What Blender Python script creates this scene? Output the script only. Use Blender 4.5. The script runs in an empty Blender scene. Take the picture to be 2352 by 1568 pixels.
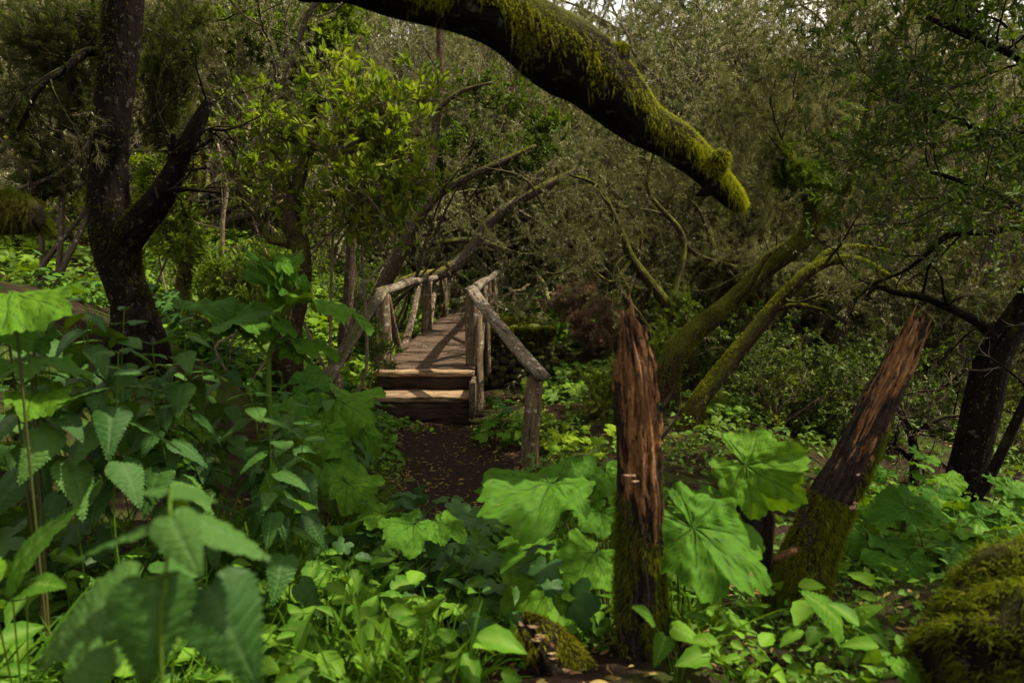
import bpy, math
import numpy as np
from math import radians, sin, cos, pi, atan, tan

# ------------------------------------------------------------------ camera, world, sun, exposure
scene = bpy.context.scene
F = 1568.0
PITCH = atan(189.0 / F)
cam_data = bpy.data.cameras.new("camera")
cam_data.sensor_width = 36.0
cam_data.lens = 24.0
cam_data.clip_start = 0.05
cam_data.clip_end = 500.0
cam_data.dof.use_dof = True
cam_data.dof.focus_distance = 8.0
cam_data.dof.aperture_fstop = 3.2
cam = bpy.data.objects.new("camera", cam_data)
scene.collection.objects.link(cam)
cam.location = (0, 0, 0)
cam.rotation_euler = (pi / 2 - PITCH, 0, 0)
scene.camera = cam

SUN_EL, SUN_AZ = radians(57), radians(86)      # azimuth clockwise from +Y (towards +X)
SUN_DIR = np.array([cos(SUN_EL) * sin(SUN_AZ), cos(SUN_EL) * cos(SUN_AZ), sin(SUN_EL)])
world = bpy.data.worlds.new("World")
scene.world = world
world.use_nodes = True
wn = world.node_tree
sky = wn.nodes.new("ShaderNodeTexSky")
sky.sky_type = 'NISHITA'
sky.sun_disc = False
sky.sun_elevation = SUN_EL
sky.sun_rotation = SUN_AZ
sky.dust_density = 6.0
sky.air_density = 1.0
sky.ozone_density = 0.6
wbg = wn.nodes["Background"]
# bright, slightly warm cloud over most of the sky
_tc = wn.nodes.new("ShaderNodeTexCoord"); _cn = wn.nodes.new("ShaderNodeTexNoise")
_cn.inputs['Scale'].default_value = 2.2; _cn.inputs['Detail'].default_value = 6
wn.links.new(_tc.outputs['Generated'], _cn.inputs['Vector'])
_cr = wn.nodes.new("ShaderNodeValToRGB")
_cr.color_ramp.elements[0].position = .36; _cr.color_ramp.elements[0].color = (.35, .35, .35, 1)
_cr.color_ramp.elements[1].position = .56; _cr.color_ramp.elements[1].color = (1, 1, 1, 1)
wn.links.new(_cn.outputs['Fac'], _cr.inputs['Fac'])
_cm = wn.nodes.new("ShaderNodeMixRGB")
wn.links.new(_cr.outputs[0], _cm.inputs[0]); wn.links.new(sky.outputs[0], _cm.inputs[1])
_cm.inputs[2].default_value = (9.0, 8.5, 7.6, 1)
wn.links.new(_cm.outputs[0], wbg.inputs[0])
wbg.inputs[1].default_value = 0.08
sun_l = bpy.data.lights.new("sun", 'SUN')
sun_l.energy = 5.0
sun_l.angle = radians(0.5)
sun_l.color = (1.0, 0.90, 0.74)
sun = bpy.data.objects.new("sun", sun_l)
scene.collection.objects.link(sun)
from mathutils import Vector
sun.rotation_euler = Vector(SUN_DIR.tolist()).to_track_quat('Z', 'Y').to_euler()
scene.view_settings.view_transform = 'Standard'
scene.view_settings.look = 'None'
scene.view_settings.gamma = 1.0
scene.view_settings.exposure = 1.36
scene.render.engine = 'CYCLES'
cy = scene.cycles
cy.max_bounces = 6
cy.diffuse_bounces = 4
cy.glossy_bounces = 2
cy.transmission_bounces = 3
cy.transparent_max_bounces = 4
cy.caustics_reflective = False
cy.caustics_refractive = False
cy.sample_clamp_indirect = 6.0
cy.use_denoising = True

# ------------------------------------------------------------------ helpers
def P(px, py, d):
    """world point at distance d (along +Y) that the photograph shows at px,py (in a 2352x1568 frame)"""
    cx = (px - 1176.0) / F
    c = -(py - 784.0) / F
    dy = cos(PITCH) + c * sin(PITCH)
    dz = -sin(PITCH) + c * cos(PITCH)
    s = d / dy
    return np.array([cx * s, d, dz * s])

def link(o, parent=None):
    scene.collection.objects.link(o)
    if parent is not None:
        o.parent = parent
    return o

def tag(o, label=None, cat=None, group=None, kind=None):
    if label: o["label"] = label
    if cat: o["category"] = cat
    if group: o["group"] = group
    if kind: o["kind"] = kind
    return o

def thing(name, loc, label, cat, group=None):
    o = bpy.data.objects.new(name, None)
    o.location = [float(v) for v in loc]
    o.empty_display_size = 0.1
    link(o)
    return tag(o, label, cat, group)

class MB:
    """collects vertices, faces and attributes; becomes one mesh"""
    def __init__(s):
        s.v = []; s.f = []; s.n = 0
        s.buv = []; s.tint = []; s.vein = []
    def add(s, v, faces, buv=None, tint=0.5, vein=0.0):
        v = np.asarray(v, float).reshape(-1, 3)
        k = len(v)
        s.v.append(v)
        for f in faces:
            f = np.asarray(f)
            if len(f): s.f.append(f + s.n)
        s.buv.append(v * 1.0 if buv is None else np.asarray(buv, float).reshape(-1, 3))
        s.tint.append(np.broadcast_to(np.asarray(tint, float), (k,)))
        s.vein.append(np.broadcast_to(np.asarray(vein, float), (k,)))
        s.n += k
    def mesh(s, name, mat, origin=None, smooth=True):
        me = bpy.data.meshes.new(name)
        v = np.concatenate(s.v) if s.v else np.zeros((0, 3))
        if origin is not None: v = v - np.asarray(origin)
        me.vertices.add(len(v))
        me.vertices.foreach_set("co", v.astype(np.float32).ravel())
        nl = sum(f.size for f in s.f)
        nf = sum(len(f) for f in s.f)
        me.loops.add(nl); me.polygons.add(nf)
        idx = np.concatenate([f.ravel() for f in s.f]).astype(np.int32)
        tot = np.concatenate([np.full(len(f), f.shape[1]) for f in s.f])
        st = np.concatenate([[0], np.cumsum(tot)[:-1]]).astype(np.int32)
        me.loops.foreach_set("vertex_index", idx)
        me.polygons.foreach_set("loop_start", st)
        me.update(calc_edges=True)
        if smooth:
            me.polygons.foreach_set("use_smooth", np.ones(nf, bool))
        a = me.attributes.new("buv", 'FLOAT_VECTOR', 'POINT')
        a.data.foreach_set("vector", np.concatenate(s.buv).astype(np.float32).ravel())
        a = me.attributes.new("tint", 'FLOAT', 'POINT')
        a.data.foreach_set("value", np.concatenate(s.tint).astype(np.float32))
        a = me.attributes.new("vein", 'FLOAT', 'POINT')
        a.data.foreach_set("value", np.concatenate(s.vein).astype(np.float32))
        me.materials.append(mat)
        return me
    def obj(s, name, mat, parent=None, origin=None, smooth=True):
        """as a child its vertices are relative to the parent's place"""
        if parent is not None and origin is None: origin = np.array(parent.location)
        o = bpy.data.objects.new(name, s.mesh(name, mat, origin, smooth))
        if parent is None and origin is not None: o.location = [float(t) for t in origin]
        return link(o, parent)

def unit(a):
    a = np.asarray(a, float)
    return a / np.maximum(np.linalg.norm(a, axis=-1, keepdims=True), 1e-9)

def resample(pts, n):
    """Catmull-Rom through pts (any columns), n points, even in chord length"""
    p = np.asarray(pts, float)
    if len(p) == 2:
        t = np.linspace(0, 1, n)[:, None]
        return p[0] * (1 - t) + p[1] * t
    q = np.vstack([2 * p[0] - p[1], p, 2 * p[-1] - p[-2]])
    L = np.concatenate([[0], np.cumsum(np.linalg.norm(np.diff(p[:, :3], axis=0), axis=1))])
    s = np.linspace(0, L[-1], n)
    i = np.clip(np.searchsorted(L, s, side='right') - 1, 0, len(p) - 2)
    t = ((s - L[i]) / np.maximum(L[i + 1] - L[i], 1e-9))[:, None]
    a, b, c, d = q[i], q[i + 1], q[i + 2], q[i + 3]
    return 0.5 * (2 * b + (c - a) * t + (2 * a - 5 * b + 4 * c - d) * t**2 + (3 * b - a - 3 * c + d) * t**3)

def frames(c):
    t = unit(np.gradient(c, axis=0))
    n = np.zeros_like(c)
    ref = np.array([0, 0, 1.0]) if abs(t[0][2]) < 0.8 else np.array([0, 1.0, 0])
    v = ref - t[0] * np.dot(ref, t[0])
    n[0] = v / np.linalg.norm(v)
    for i in range(1, len(c)):
        v = n[i - 1] - t[i] * np.dot(n[i - 1], t[i])
        n[i] = v / max(np.linalg.norm(v), 1e-9)
    return t, n, np.cross(t, n)

def wobble(a, l, rng, k=5, f=9.0):
    """smooth pseudo-noise on angle a and length l"""
    o = 0
    for j in range(k):
        m = int(rng.integers(0, 5)); w = rng.uniform(0.3, 1.0) * f
        o = o + np.sin(m * a + w * l * rng.choice([-1, 1]) + rng.uniform(0, 6.28)) / k
    return o

def tube(mb, pts, radii, sides=8, rough=0.0, rng=None, freq=9.0, caps=True, ridge=0.0, flat=None, tint=0.5):
    """a limb through pts with one radius per point; returns its rings for planting things on it"""
    c = np.asarray(pts, float); r = np.asarray(radii, float)
    n = len(c)
    t, N, B = frames(c)
    a = np.linspace(0, 2 * pi, sides, endpoint=False)
    L = np.concatenate([[0], np.cumsum(np.linalg.norm(np.diff(c, axis=0), axis=1))])
    A, LL = np.meshgrid(a, L)
    R = np.repeat(r[:, None], sides, 1)
    if rough > 0: R = R * (1 + rough * wobble(A, LL, rng, 8, freq) * 1.6)
    if ridge > 0:
        rd = 0
        for j in range(5):
            m = int(rng.integers(5, 15))
            rd = rd + np.sin(m * A + rng.uniform(-4, 4) * LL + rng.uniform(0, 6.28) + 1.2 * np.sin(LL * rng.uniform(4, 14)))
        R = R * (1 + ridge * rd / 3)
    fx = fy = 1.0
    if flat: fx, fy = flat
    V = c[:, None, :] + (R * np.cos(A) * fx)[..., None] * N[:, None, :] + (R * np.sin(A) * fy)[..., None] * B[:, None, :]
    i = np.arange(n - 1)[:, None] * sides
    j = np.arange(sides)[None, :]
    j2 = (j + 1) % sides
    q = np.stack([i + j, i + j2, i + sides + j2, i + sides + j], -1).reshape(-1, 4)
    buv = np.stack([np.cos(A) * np.maximum(R, .01), np.sin(A) * np.maximum(R, .01), LL], -1).reshape(-1, 3)
    V2 = V.reshape(-1, 3)
    fs = [q]
    if caps:
        V2 = np.vstack([V2, c[0] - t[0] * r[0] * .2, c[-1] + t[-1] * r[-1] * .35])
        buv = np.vstack([buv, [0, 0, L[0]], [0, 0, L[-1]]])
        jj = np.arange(sides); k0 = n * sides; k1 = k0 + 1
        fs.append(np.stack([(jj + 1) % sides, jj, np.full(sides, k0)], -1))
        b = (n - 1) * sides
        fs.append(np.stack([b + jj, b + (jj + 1) % sides, np.full(sides, k1)], -1))
    mb.add(V2, fs, buv, tint)
    return dict(c=c, t=t, N=N, B=B, R=R, L=L, V=V)

def on_tube(tb, n, rng, weight=None):
    """n random points on a tube's skin: position, outward normal, tangent.  weight(normal, s) = chance to keep"""
    pos, nor, tan_ = [], [], []
    got = 0
    sides = tb['R'].shape[1]
    while got < n:
        m = n * 2
        s = rng.uniform(0, tb['L'][-1], m)
        i = np.clip(np.searchsorted(tb['L'], s, side='right') - 1, 0, len(tb['L']) - 2)
        f = ((s - tb['L'][i]) / np.maximum(tb['L'][i + 1] - tb['L'][i], 1e-9))[:, None]
        a = rng.uniform(0, sides, m); j = a.astype(int) % sides; g = (a - a.astype(int))[:, None]; j2 = (j + 1) % sides
        V = tb['V']
        p = (V[i, j] * (1 - f) + V[i + 1, j] * f) * (1 - g) + (V[i, j2] * (1 - f) + V[i + 1, j2] * f) * g
        cc = tb['c'][i] * (1 - f) + tb['c'][i + 1] * f
        nn = unit(p - cc)
        keep = np.ones(m, bool) if weight is None else rng.uniform(0, 1, m) < weight(nn, s / tb['L'][-1], p)
        pos.append(p[keep]); nor.append(nn[keep]); tan_.append(tb['t'][i][keep])
        got += keep.sum()
        if keep.sum() == 0: break
    if got == 0: return np.zeros((0, 3)), np.zeros((0, 3)), np.zeros((0, 3))
    return np.concatenate(pos)[:n], np.concatenate(nor)[:n], np.concatenate(tan_)[:n]

def blades(mb, root, d, length, width, droop=0.0, segs=2, tint=0.5, rng=None, side=None, wprof=None):
    """thin tapering blades: moss, grass, needles, beard lichen"""
    root = np.asarray(root, float); M = len(root)
    if M == 0: return
    d = unit(d)
    length = np.broadcast_to(length, (M,)); width = np.broadcast_to(width, (M,)); droop = np.broadcast_to(droop, (M,))
    if side is None: side = unit(np.cross(d, rng.normal(0, 1, (M, 3))))
    k = 2 * segs + 1
    V = np.zeros((M, k, 3))
    for s in range(segs + 1):
        t = s / segs
        p = root + d * (length * t)[:, None]
        p[:, 2] -= droop * length * t * t
        if s == segs: V[:, 2 * segs] = p
        else:
            w = width * (wprof[s] if wprof else (1 - 0.55 * t)) * .5
            V[:, 2 * s] = p - side * w[:, None]
            V[:, 2 * s + 1] = p + side * w[:, None]
    base = np.arange(M)[:, None] * k
    fs = []
    for s in range(segs - 1):
        fs.append(base + np.array([2 * s, 2 * s + 1, 2 * s + 3, 2 * s + 2]))
    tri = base + np.array([2 * segs - 2, 2 * segs - 1, 2 * segs])
    tt = np.repeat(np.broadcast_to(tint, (M,)), k)
    mb.add(V.reshape(-1, 3), fs + [tri], None, tt)

def stamp(mb, tpl, loc, d, nrm, scale, tint=0.5):
    """copies of a leaf template: its y axis along d, its z axis near nrm"""
    tv, tf, tvein = tpl
    loc = np.asarray(loc, float); M = len(loc)
    if M == 0: return
    y = unit(d); x = unit(np.cross(y, nrm)); z = np.cross(x, y)
    sc = np.broadcast_to(scale, (M,))
    V = loc[:, None, :] + sc[:, None, None] * (tv[None, :, 0, None] * x[:, None, :] + tv[None, :, 1, None] * y[:, None, :] + tv[None, :, 2, None] * z[:, None, :])
    k = len(tv)
    base = np.arange(M)[:, None, None] * k
    fs = [(base + f[None]).reshape(-1, f.shape[1]) for f in tf]
    mb.add(V.reshape(-1, 3), fs, np.tile(tv, (M, 1)), np.repeat(np.broadcast_to(tint, (M,)), k), np.tile(tvein, M))

# ---- leaf templates: unit length along +y, +z is the upper face
def leaf_tpl(n, w, prof, fold=0.25, curl=0.2, stalk=0.0):
    t = np.linspace(0, 1, n + 1)
    hw = np.array([prof(x) for x in t]) * w
    v, vein = [], []
    for i in range(n + 1):
        z0 = -curl * t[i]**2
        v += [[-hw[i], t[i], z0 + fold * hw[i]], [0, t[i], z0], [hw[i], t[i], z0 + fold * hw[i]]]
        vein += [0, .8, 0]
    f = []
    for i in range(n):
        a = 3 * i
        f += [[a, a + 1, a + 4, a + 3], [a + 1, a + 2, a + 5, a + 4]]
    return np.array(v, float) + [0, stalk, 0], [np.array(f)], np.array(vein, float)

oval = lambda t: max(0.0, math.sin(pi * min(1, t**0.8)))
lance = lambda t: max(0.0, math.sin(pi * t**1.15))**0.8
LAUREL = leaf_tpl(4, 0.15, lance, .35, .18)
OVATE = leaf_tpl(4, 0.30, oval, .22, .25)
SMALL = leaf_tpl(2, 0.32, oval, .3, .15)

def lobed_tpl(lobes=5, depth=.35, cup=.12, n=3):
    """small palmate leaf (ground herbs): outline of lobes round the stalk point"""
    th = np.linspace(-2.6, 2.6, lobes * 4 + 1)
    r = []
    for a in th:
        ph = (a / 5.2 + .5) * lobes
        l = abs(math.sin(pi * ph))
        r.append((1 - depth + depth * l) * (.55 + .45 * math.cos(a * .5)))
    v = [[0, 0, 0]]; vein = [1.0]
    for a, rr in zip(th, r):
        for q in (.5, 1):
            v.append([math.sin(a) * rr * q, math.cos(a) * rr * q, -cup * q * q * (1 + .4 * math.sin(a * lobes)) * rr])
            vein.append(.4 if q < 1 else 0)
    t3, q4 = [], []
    for i in range(len(th) - 1):
        a = 1 + 2 * i
        t3.append([0, a + 2, a]); q4.append([a, a + 2, a + 3, a + 1])
    return np.array(v, float), [np.array(t3), np.array(q4)], np.array(vein)
def toothed_tpl(n=7, w=.34, curl=.3):
    V, vn = [], []
    for i in range(n + 1):
        t = i / n
        h = w * max(0, math.sin(pi * min(1, (t * .94 + .06)**.75)))
        for sgn in (-1, 0, 1):
            V.append([sgn * h, t + (.05 if sgn else 0), -curl * t * t + .22 * abs(sgn) * h]); vn.append(.9 if sgn == 0 else 0)
            if sgn == -1: V.append([-h * .55, t + .02, -curl * t * t + .08 * h + .012 * (i % 2)]); vn.append(.3 * (i % 2))
            if sgn == 0: V.append([h * .55, t + .02, -curl * t * t + .08 * h + .012 * (i % 2)]); vn.append(.3 * (i % 2))
    # teeth: every second edge vertex drawn in
    V = np.array(V)
    for i in range(1, n, 1):
        if i % 2: V[i * 5, 0] *= .86; V[i * 5 + 4, 0] *= .86
    i = np.arange(n)[:, None] * 5; j = np.arange(4)[None]
    return V, [np.stack([i + j, i + j + 1, i + 5 + j + 1, i + 5 + j], -1).reshape(-1, 4)], np.array(vn)
TOOTHED = toothed_tpl()
LOBED = lobed_tpl()
ROUNDL = lobed_tpl(7, .14, .2)

def nettle_tpl(seed, n=34, w=.325, curl=.35, cols=4):
    """large toothed heart-shaped leaf with midrib and side veins"""
    r = np.random.default_rng(seed)
    t = np.linspace(0, 1, n + 1)
    teeth = np.abs(((t * n / 2) % 1.0) - .0)
    V, vein = [], []
    u = np.linspace(-1, 1, 2 * cols + 1)
    tw = r.uniform(-.25, .25); bend = r.uniform(-.06, .06)
    for i in range(n + 1):
        x = t[i]
        if x < .22: hw = math.sqrt(max(0, 1 - ((.22 - x) / .235)**2)) * .98 + .02
        else: hw = (1 - ((x - .22) / .78)**1.15)
        hw = max(hw, .004) * w
        tooth = (1 - i % 2) * .105 * w * (1 if 0.03 < x < .98 else .2)
        for uu in u:
            ed = abs(uu)
            xx = uu * (hw + (tooth if ed > .99 else 0))
            yy = x + (.03 * (1 - i % 2) if ed > .99 else 0) - .10 * ed**2 * (1 - x) * (1 if x < .3 else .4) - .0
            z = -curl * x**1.8 + .16 * ed * hw - .28 * ed**2 * hw + .012 * math.sin(34 * (x - .32 * ed)) * (ed > .05) + tw * uu * hw * x
            V.append([xx + bend * x * x, yy, z])
            sv = math.cos(2 * pi * (x - .33 * ed) * 9)
            vein.append(max(1.0 if ed < .05 else 0, .75 * max(0, (sv - .55) / .45)))
    m = 2 * cols + 1
    i = np.arange(n)[:, None] * m; j = np.arange(m - 1)[None, :]
    f = np.stack([i + j, i + j + 1, i + m + j + 1, i + m + j], -1).reshape(-1, 4)
    return np.array(V), [f], np.array(vein)

def butterbur_tpl(seed, nr=16, na=150, lobes=7, cup=.25, droop=.35, sinus=.5, bites=3):
    """broad lobed leaf, stalk point at the origin near its notch: radiating forked veins, toothed irregular lobes, nibbled edge"""
    r = np.random.default_rng(seed)
    A = pi - sinus * .5
    th = np.linspace(-A, A, na + 1)
    Va = np.linspace(-A * .9, A * .9, lobes) + r.normal(0, .07, lobes)
    amp = r.uniform(.6, 1.3, lobes)
    skew = r.normal(0, .06)
    nt = int(r.integers(5, 7))
    out = np.zeros(na + 1)
    bt = r.uniform(-A, A, bites); bw = r.uniform(.02, .06, bites); bd = r.uniform(.05, .16, bites)
    for k, a in enumerate(th):
        base = np.interp(abs(a), [0, .5, 1.0, 1.57, 2.2, 2.8, 3.14], [.90, .82, .70, .60, .55, .48, .34]) * (1 + skew * math.sin(a))
        dv = np.abs(a - Va); j = int(np.argmin(dv))
        half = A * .9 / (lobes - 1)
        q = min(1, dv[j] / half)
        lob = .19 * amp[j] * (1 - q)**.8 - .10 * q**2
        tooth = .06 * (1 - abs(((a + A) / (2 * A) * lobes * nt) % 1.0 * 2 - 1)) * r.uniform(.5, 1.4)
        out[k] = base * (1 + lob) + tooth * base
        out[k] *= 1 - np.sum(bd * np.exp(-((a - bt) / bw)**2))
    V = [[0, 0, 0]]; vein = [1.0]
    ph = r.uniform(0, 6.28, 6)
    tw = r.normal(0, .18)
    for i in range(1, nr + 1):
        q = i / nr
        for k, a in enumerate(th):
            rr = out[k] * q
            av = a + .06 * math.sin(6 * q + ph[4])
            d = np.abs(av - Va) * rr
            kk = int(np.argmin(d)); dv = d[kk]
            main = max(0, 1 - dv / (.016 * (1.2 - .8 * q)))
            side = math.cos(2 * pi * (q * (3.4 + amp[kk]) - dv * 6.0 + kk * .37))
            sv = max(0, (side - .78) / .22) * .7 * (q > .15)
            x, y = math.sin(a) * rr, math.cos(a) * rr
            z = cup * .5 * rr - droop * rr**2.2 + (.10 * math.cos(a * 2 + ph[0]) + .08 * math.cos(a * 3 + ph[1]) + .06 * math.sin(a * 5 + ph[2])) * q**2
            gap = dv / max(rr, .05) / (A * .9 / (lobes - 1))
            z += .05 * q * (gap - .5) + .012 * math.sin(27 * rr + kk + 3 * gap) * min(1, gap * 2.5) - .006 * main + tw * x * y
            z += .05 * q**4 * math.sin(a * 11 + ph[3]) + .014 * math.sin(19 * x + ph[5]) * math.sin(17 * y + ph[4])
            V.append([x, y, z]); vein.append(max(main, sv))
    m = na + 1
    k = np.arange(na)
    tri = np.stack([np.zeros(na, int), 1 + k + 1, 1 + k], -1)
    i = 1 + np.arange(nr - 1)[:, None] * m; kk = k[None, :]
    f = np.stack([i + kk, i + kk + 1, i + m + kk + 1, i + m + kk], -1).reshape(-1, 4)
    return np.array(V), [tri, f], np.array(vein)

# ------------------------------------------------------------------ materials
class NB:
    def __init__(s, name):
        s.mat = bpy.data.materials.new(name)
        s.mat.use_nodes = True
        s.t = s.mat.node_tree
        s.t.nodes.clear()
        s.out = s.t.nodes.new("ShaderNodeOutputMaterial")
    def n(s, typ, ins=None, **props):
        nd = s.t.nodes.new(typ)
        for k, v in props.items(): setattr(nd, k, v)
        for k, v in (ins or {}).items():
            so = nd.inputs[k]
            if isinstance(v, bpy.types.NodeSocket): s.t.links.new(v, so)
            else:
                if isinstance(v, tuple) and len(v) == 3 and so.type == 'RGBA': v = (*v, 1)
                so.default_value = v
        return nd
    def attr(s, name, out='Fac'):
        return s.n("ShaderNodeAttribute", attribute_name=name).outputs[out]
    def mix(s, f, a, b, mode='MIX'):
        return s.n("ShaderNodeMixRGB", {'Fac': f, 'Color1': a, 'Color2': b}, blend_type=mode).outputs[0]
    def math(s, op, a, b=0.0, clamp=False):
        return s.n("ShaderNodeMath", {0: a, 1: b}, operation=op, use_clamp=clamp).outputs[0]
    def noise(s, vec, scale, detail=4, rough=.6):
        i = {'Scale': scale, 'Detail': detail, 'Roughness': rough}
        if vec is not None: i['Vector'] = vec
        return s.n("ShaderNodeTexNoise", i).outputs['Fac']
    def ramp(s, f, stops, interp='LINEAR'):
        nd = s.n("ShaderNodeValToRGB", {'Fac': f})
        cr = nd.color_ramp; cr.interpolation = interp
        while len(cr.elements) < len(stops): cr.elements.new(.5)
        for e, (p, c) in zip(cr.elements, stops):
            e.position = p
            e.color = (*c, 1) if isinstance(c, tuple) else (c, c, c, 1)
        return nd.outputs[0]
    def scale(s, vec, v):
        return s.n("ShaderNodeMapping", {'Vector': vec, 'Scale': v}).outputs[0]
    def bump(s, h, strength=.5, dist=.02):
        return s.n("ShaderNodeBump", {'Height': h, 'Strength': strength, 'Distance': dist}).outputs[0]
    def obj(s): return s.n("ShaderNodeTexCoord").outputs['Object']
    def up(s):
        g = s.n("ShaderNodeNewGeometry").outputs['Normal']
        return s.n("ShaderNodeSeparateXYZ", {0: g}).outputs[2]
    def done(s, sh):
        s.t.links.new(sh, s.out.inputs[0]); return s.mat
    def pbr(s, col, rough=.8, spec=.3, normal=None):
        i = {'Base Color': col, 'Roughness': rough, 'Specular IOR Level': spec}
        if normal is not None: i['Normal'] = normal
        return s.n("ShaderNodeBsdfPrincipled", i).outputs[0]

def leaf_mat(name, c0, c1, c2, trans=.35, rough=.42, spec=.45, vein=(.16, .24, .06), veinf=.5, spots=0.0, tcol=(1.0, 1.0, .35), vbump=.3, damage=False, objvar=False, tmix=.5, sheen=.14):
    b = NB(name)
    col = b.ramp(b.attr('tint'), [(0, c0), (.5, c1), (1, c2)])
    o = b.obj()
    col = b.mix(b.ramp(b.noise(o, 14, 2), [(.35, 0.0), (.7, .35)]), col, tuple(x * .6 for x in c1))
    if objvar:
        rn = b.n("ShaderNodeObjectInfo").outputs['Random']
        col = b.mix(1.0, col, b.ramp(rn, [(0, (.40, .38, .36)), (.2, (.95, .80, .74)), (.4, (.55, .68, .46)), (.6, (1.0, .98, .92)), (.8, (.66, .64, .58)), (1, (1.3, 1.22, 1.05))]), 'MULTIPLY')
    v = b.attr('vein')
    col = b.mix(b.math('MULTIPLY', v, veinf), col, vein)
    if damage:
        s = b.ramp(b.noise(o, 17, 3), [(.66, 0.0), (.71, .85)])
        col = b.mix(s, col, (.16, .10, .03))
    if spots:
        s = b.ramp(b.noise(o, 5, 2), [(.62, 0.0), (.72, spots)])
        col = b.mix(s, col, (.20, .17, .03))
    nrm = b.bump(b.math('ADD', b.math('MULTIPLY', v, -.6), b.math('MULTIPLY', b.noise(o, 60, 2), .4)), vbump, .004)
    p = b.pbr(col, rough, spec * sheen, nrm)
    t = b.n("ShaderNodeBsdfTranslucent", {'Color': b.mix(1.0, col, tcol, 'MULTIPLY')}).outputs[0]
    t2 = b.n("ShaderNodeBsdfTranslucent", {'Color': b.mix(1.0, b.mix(tmix, col, (.15, .25, .012)), tcol, 'MULTIPLY')}).outputs[0]
    m = b.n("ShaderNodeMixShader", {0: trans, 1: p, 2: t2}).outputs[0]
    return b.done(m)

def bark_mat(name, dark, light, moss=.5, mosscol=(.075, .085, .012), lichen=.2, scale=1.0):
    b = NB(name)
    v = b.attr('buv', 'Vector')
    st = b.scale(v, (1, 1, .22))
    n1 = b.noise(st, 38 * scale, 5, .65)
    n2 = b.noise(v, 7, 4)
    col = b.ramp(n1, [(.32, dark), (.7, light)])
    g = b.math('ADD', b.up(), b.math('MULTIPLY', b.math('SUBTRACT', b.noise(b.obj(), 3.2, 5), .5), 2.6))
    mo = b.ramp(b.math('ADD', g, moss - .75), [(.0, 0.0), (.55, 1.0)])
    mc = b.mix(b.ramp(b.math('ADD', b.math('MULTIPLY', b.noise(b.obj(), 34, 4), .6), b.math('MULTIPLY', b.noise(b.obj(), 5, 3), .5)), [(.38, 0.0), (.72, 1.0)]), tuple(x * .22 for x in mosscol), tuple(x * 1.7 for x in mosscol))
    li = b.ramp(b.noise(v, 22, 3), [(.60, 0.0), (.66, lichen)])
    col = b.mix(li, col, (.30, .31, .22))
    col = b.mix(mo, col, mc)
    h = b.math('ADD', n1, b.math('MULTIPLY', n2, .4))
    return b.done(b.pbr(col, .9, .03, b.bump(h, .9, .03)))

def wood_mat(name, dark, mid, light, lichen=.6, moss=0.0, grain=1.0, rough=.75, liscale=16):
    b = NB(name)
    v = b.attr('buv', 'Vector')
    st = b.scale(v, (1, 1, .06))
    n1 = b.noise(st, 60 * grain, 5, .7)
    n2 = b.noise(v, 5, 3)
    n3 = b.noise(b.scale(v, (1, 1, .1)), 22 * grain, 3)
    col = b.ramp(n1, [(.28, dark), (.5, mid), (.75, light)])
    col = b.mix(b.ramp(n2, [(.35, 0.0), (.7, .55)]), col, dark)
    crack = b.ramp(n3, [(.36, .9), (.42, 0.0)])
    col = b.mix(crack, col, tuple(x * .25 for x in dark))
    li = b.ramp(b.noise(v, liscale, 4, .7), [(.57, 0.0), (.64, lichen)])
    col = b.mix(li, col, (.42, .41, .31))
    if moss:
        g = b.math('ADD', b.up(), b.math('MULTIPLY', b.math('SUBTRACT', b.noise(b.obj(), 4, 4), .5), 2.6))
        col = b.mix(b.ramp(b.math('ADD', g, moss - 1.0), [(.1, 0.0), (.5, .95)]), col, (.04, .045, .007))
    h = b.math('SUBTRACT', n1, b.math('MULTIPLY', crack, .8))
    return b.done(b.pbr(col, rough, .10, b.bump(h, 1.0, .03)))

M_SOIL = None
def soil_mat():
    b = NB("forest_soil")
    o = b.obj()
    a = b.noise(o, 1.3, 6); f = b.noise(o, 28, 5, .7); g = b.noise(o, 90, 3)
    col = b.ramp(f, [(.3, (.012, .008, .006)), (.55, (.030, .019, .013)), (.8, (.055, .036, .022))])
    mossm = b.ramp(b.noise(o, 2.2, 6), [(.46, 0.0), (.58, .85)])
    mc = b.mix(g, (.018, .028, .006), (.06, .085, .014))
    col = b.mix(mossm, col, mc)
    return b.done(b.pbr(col, .95, .02, b.bump(b.math('ADD', f, b.math('MULTIPLY', g, .4)), .9, .05)))
def path_mat():
    b = NB("trodden_earth")
    o = b.obj()
    a = b.noise(o, 2.0, 4); f = b.noise(o, 24, 6, .7); g = b.noise(o, 130, 3)
    col = b.ramp(f, [(.3, (.010, .006, .0045)), (.55, (.022, .0135, .0095)), (.8, (.042, .027, .019))])
    col = b.mix(b.ramp(a, [(.4, 0.0), (.7, .5)]), col, (.014, .009, .007))
    col = b.mix(b.ramp(g, [(.62, 0.0), (.7, .5)]), col, (.07, .047, .03))
    return b.done(b.pbr(col, .9, .05, b.bump(b.math('ADD', f, b.math('MULTIPLY', g, .5)), .8, .03)))

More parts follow.
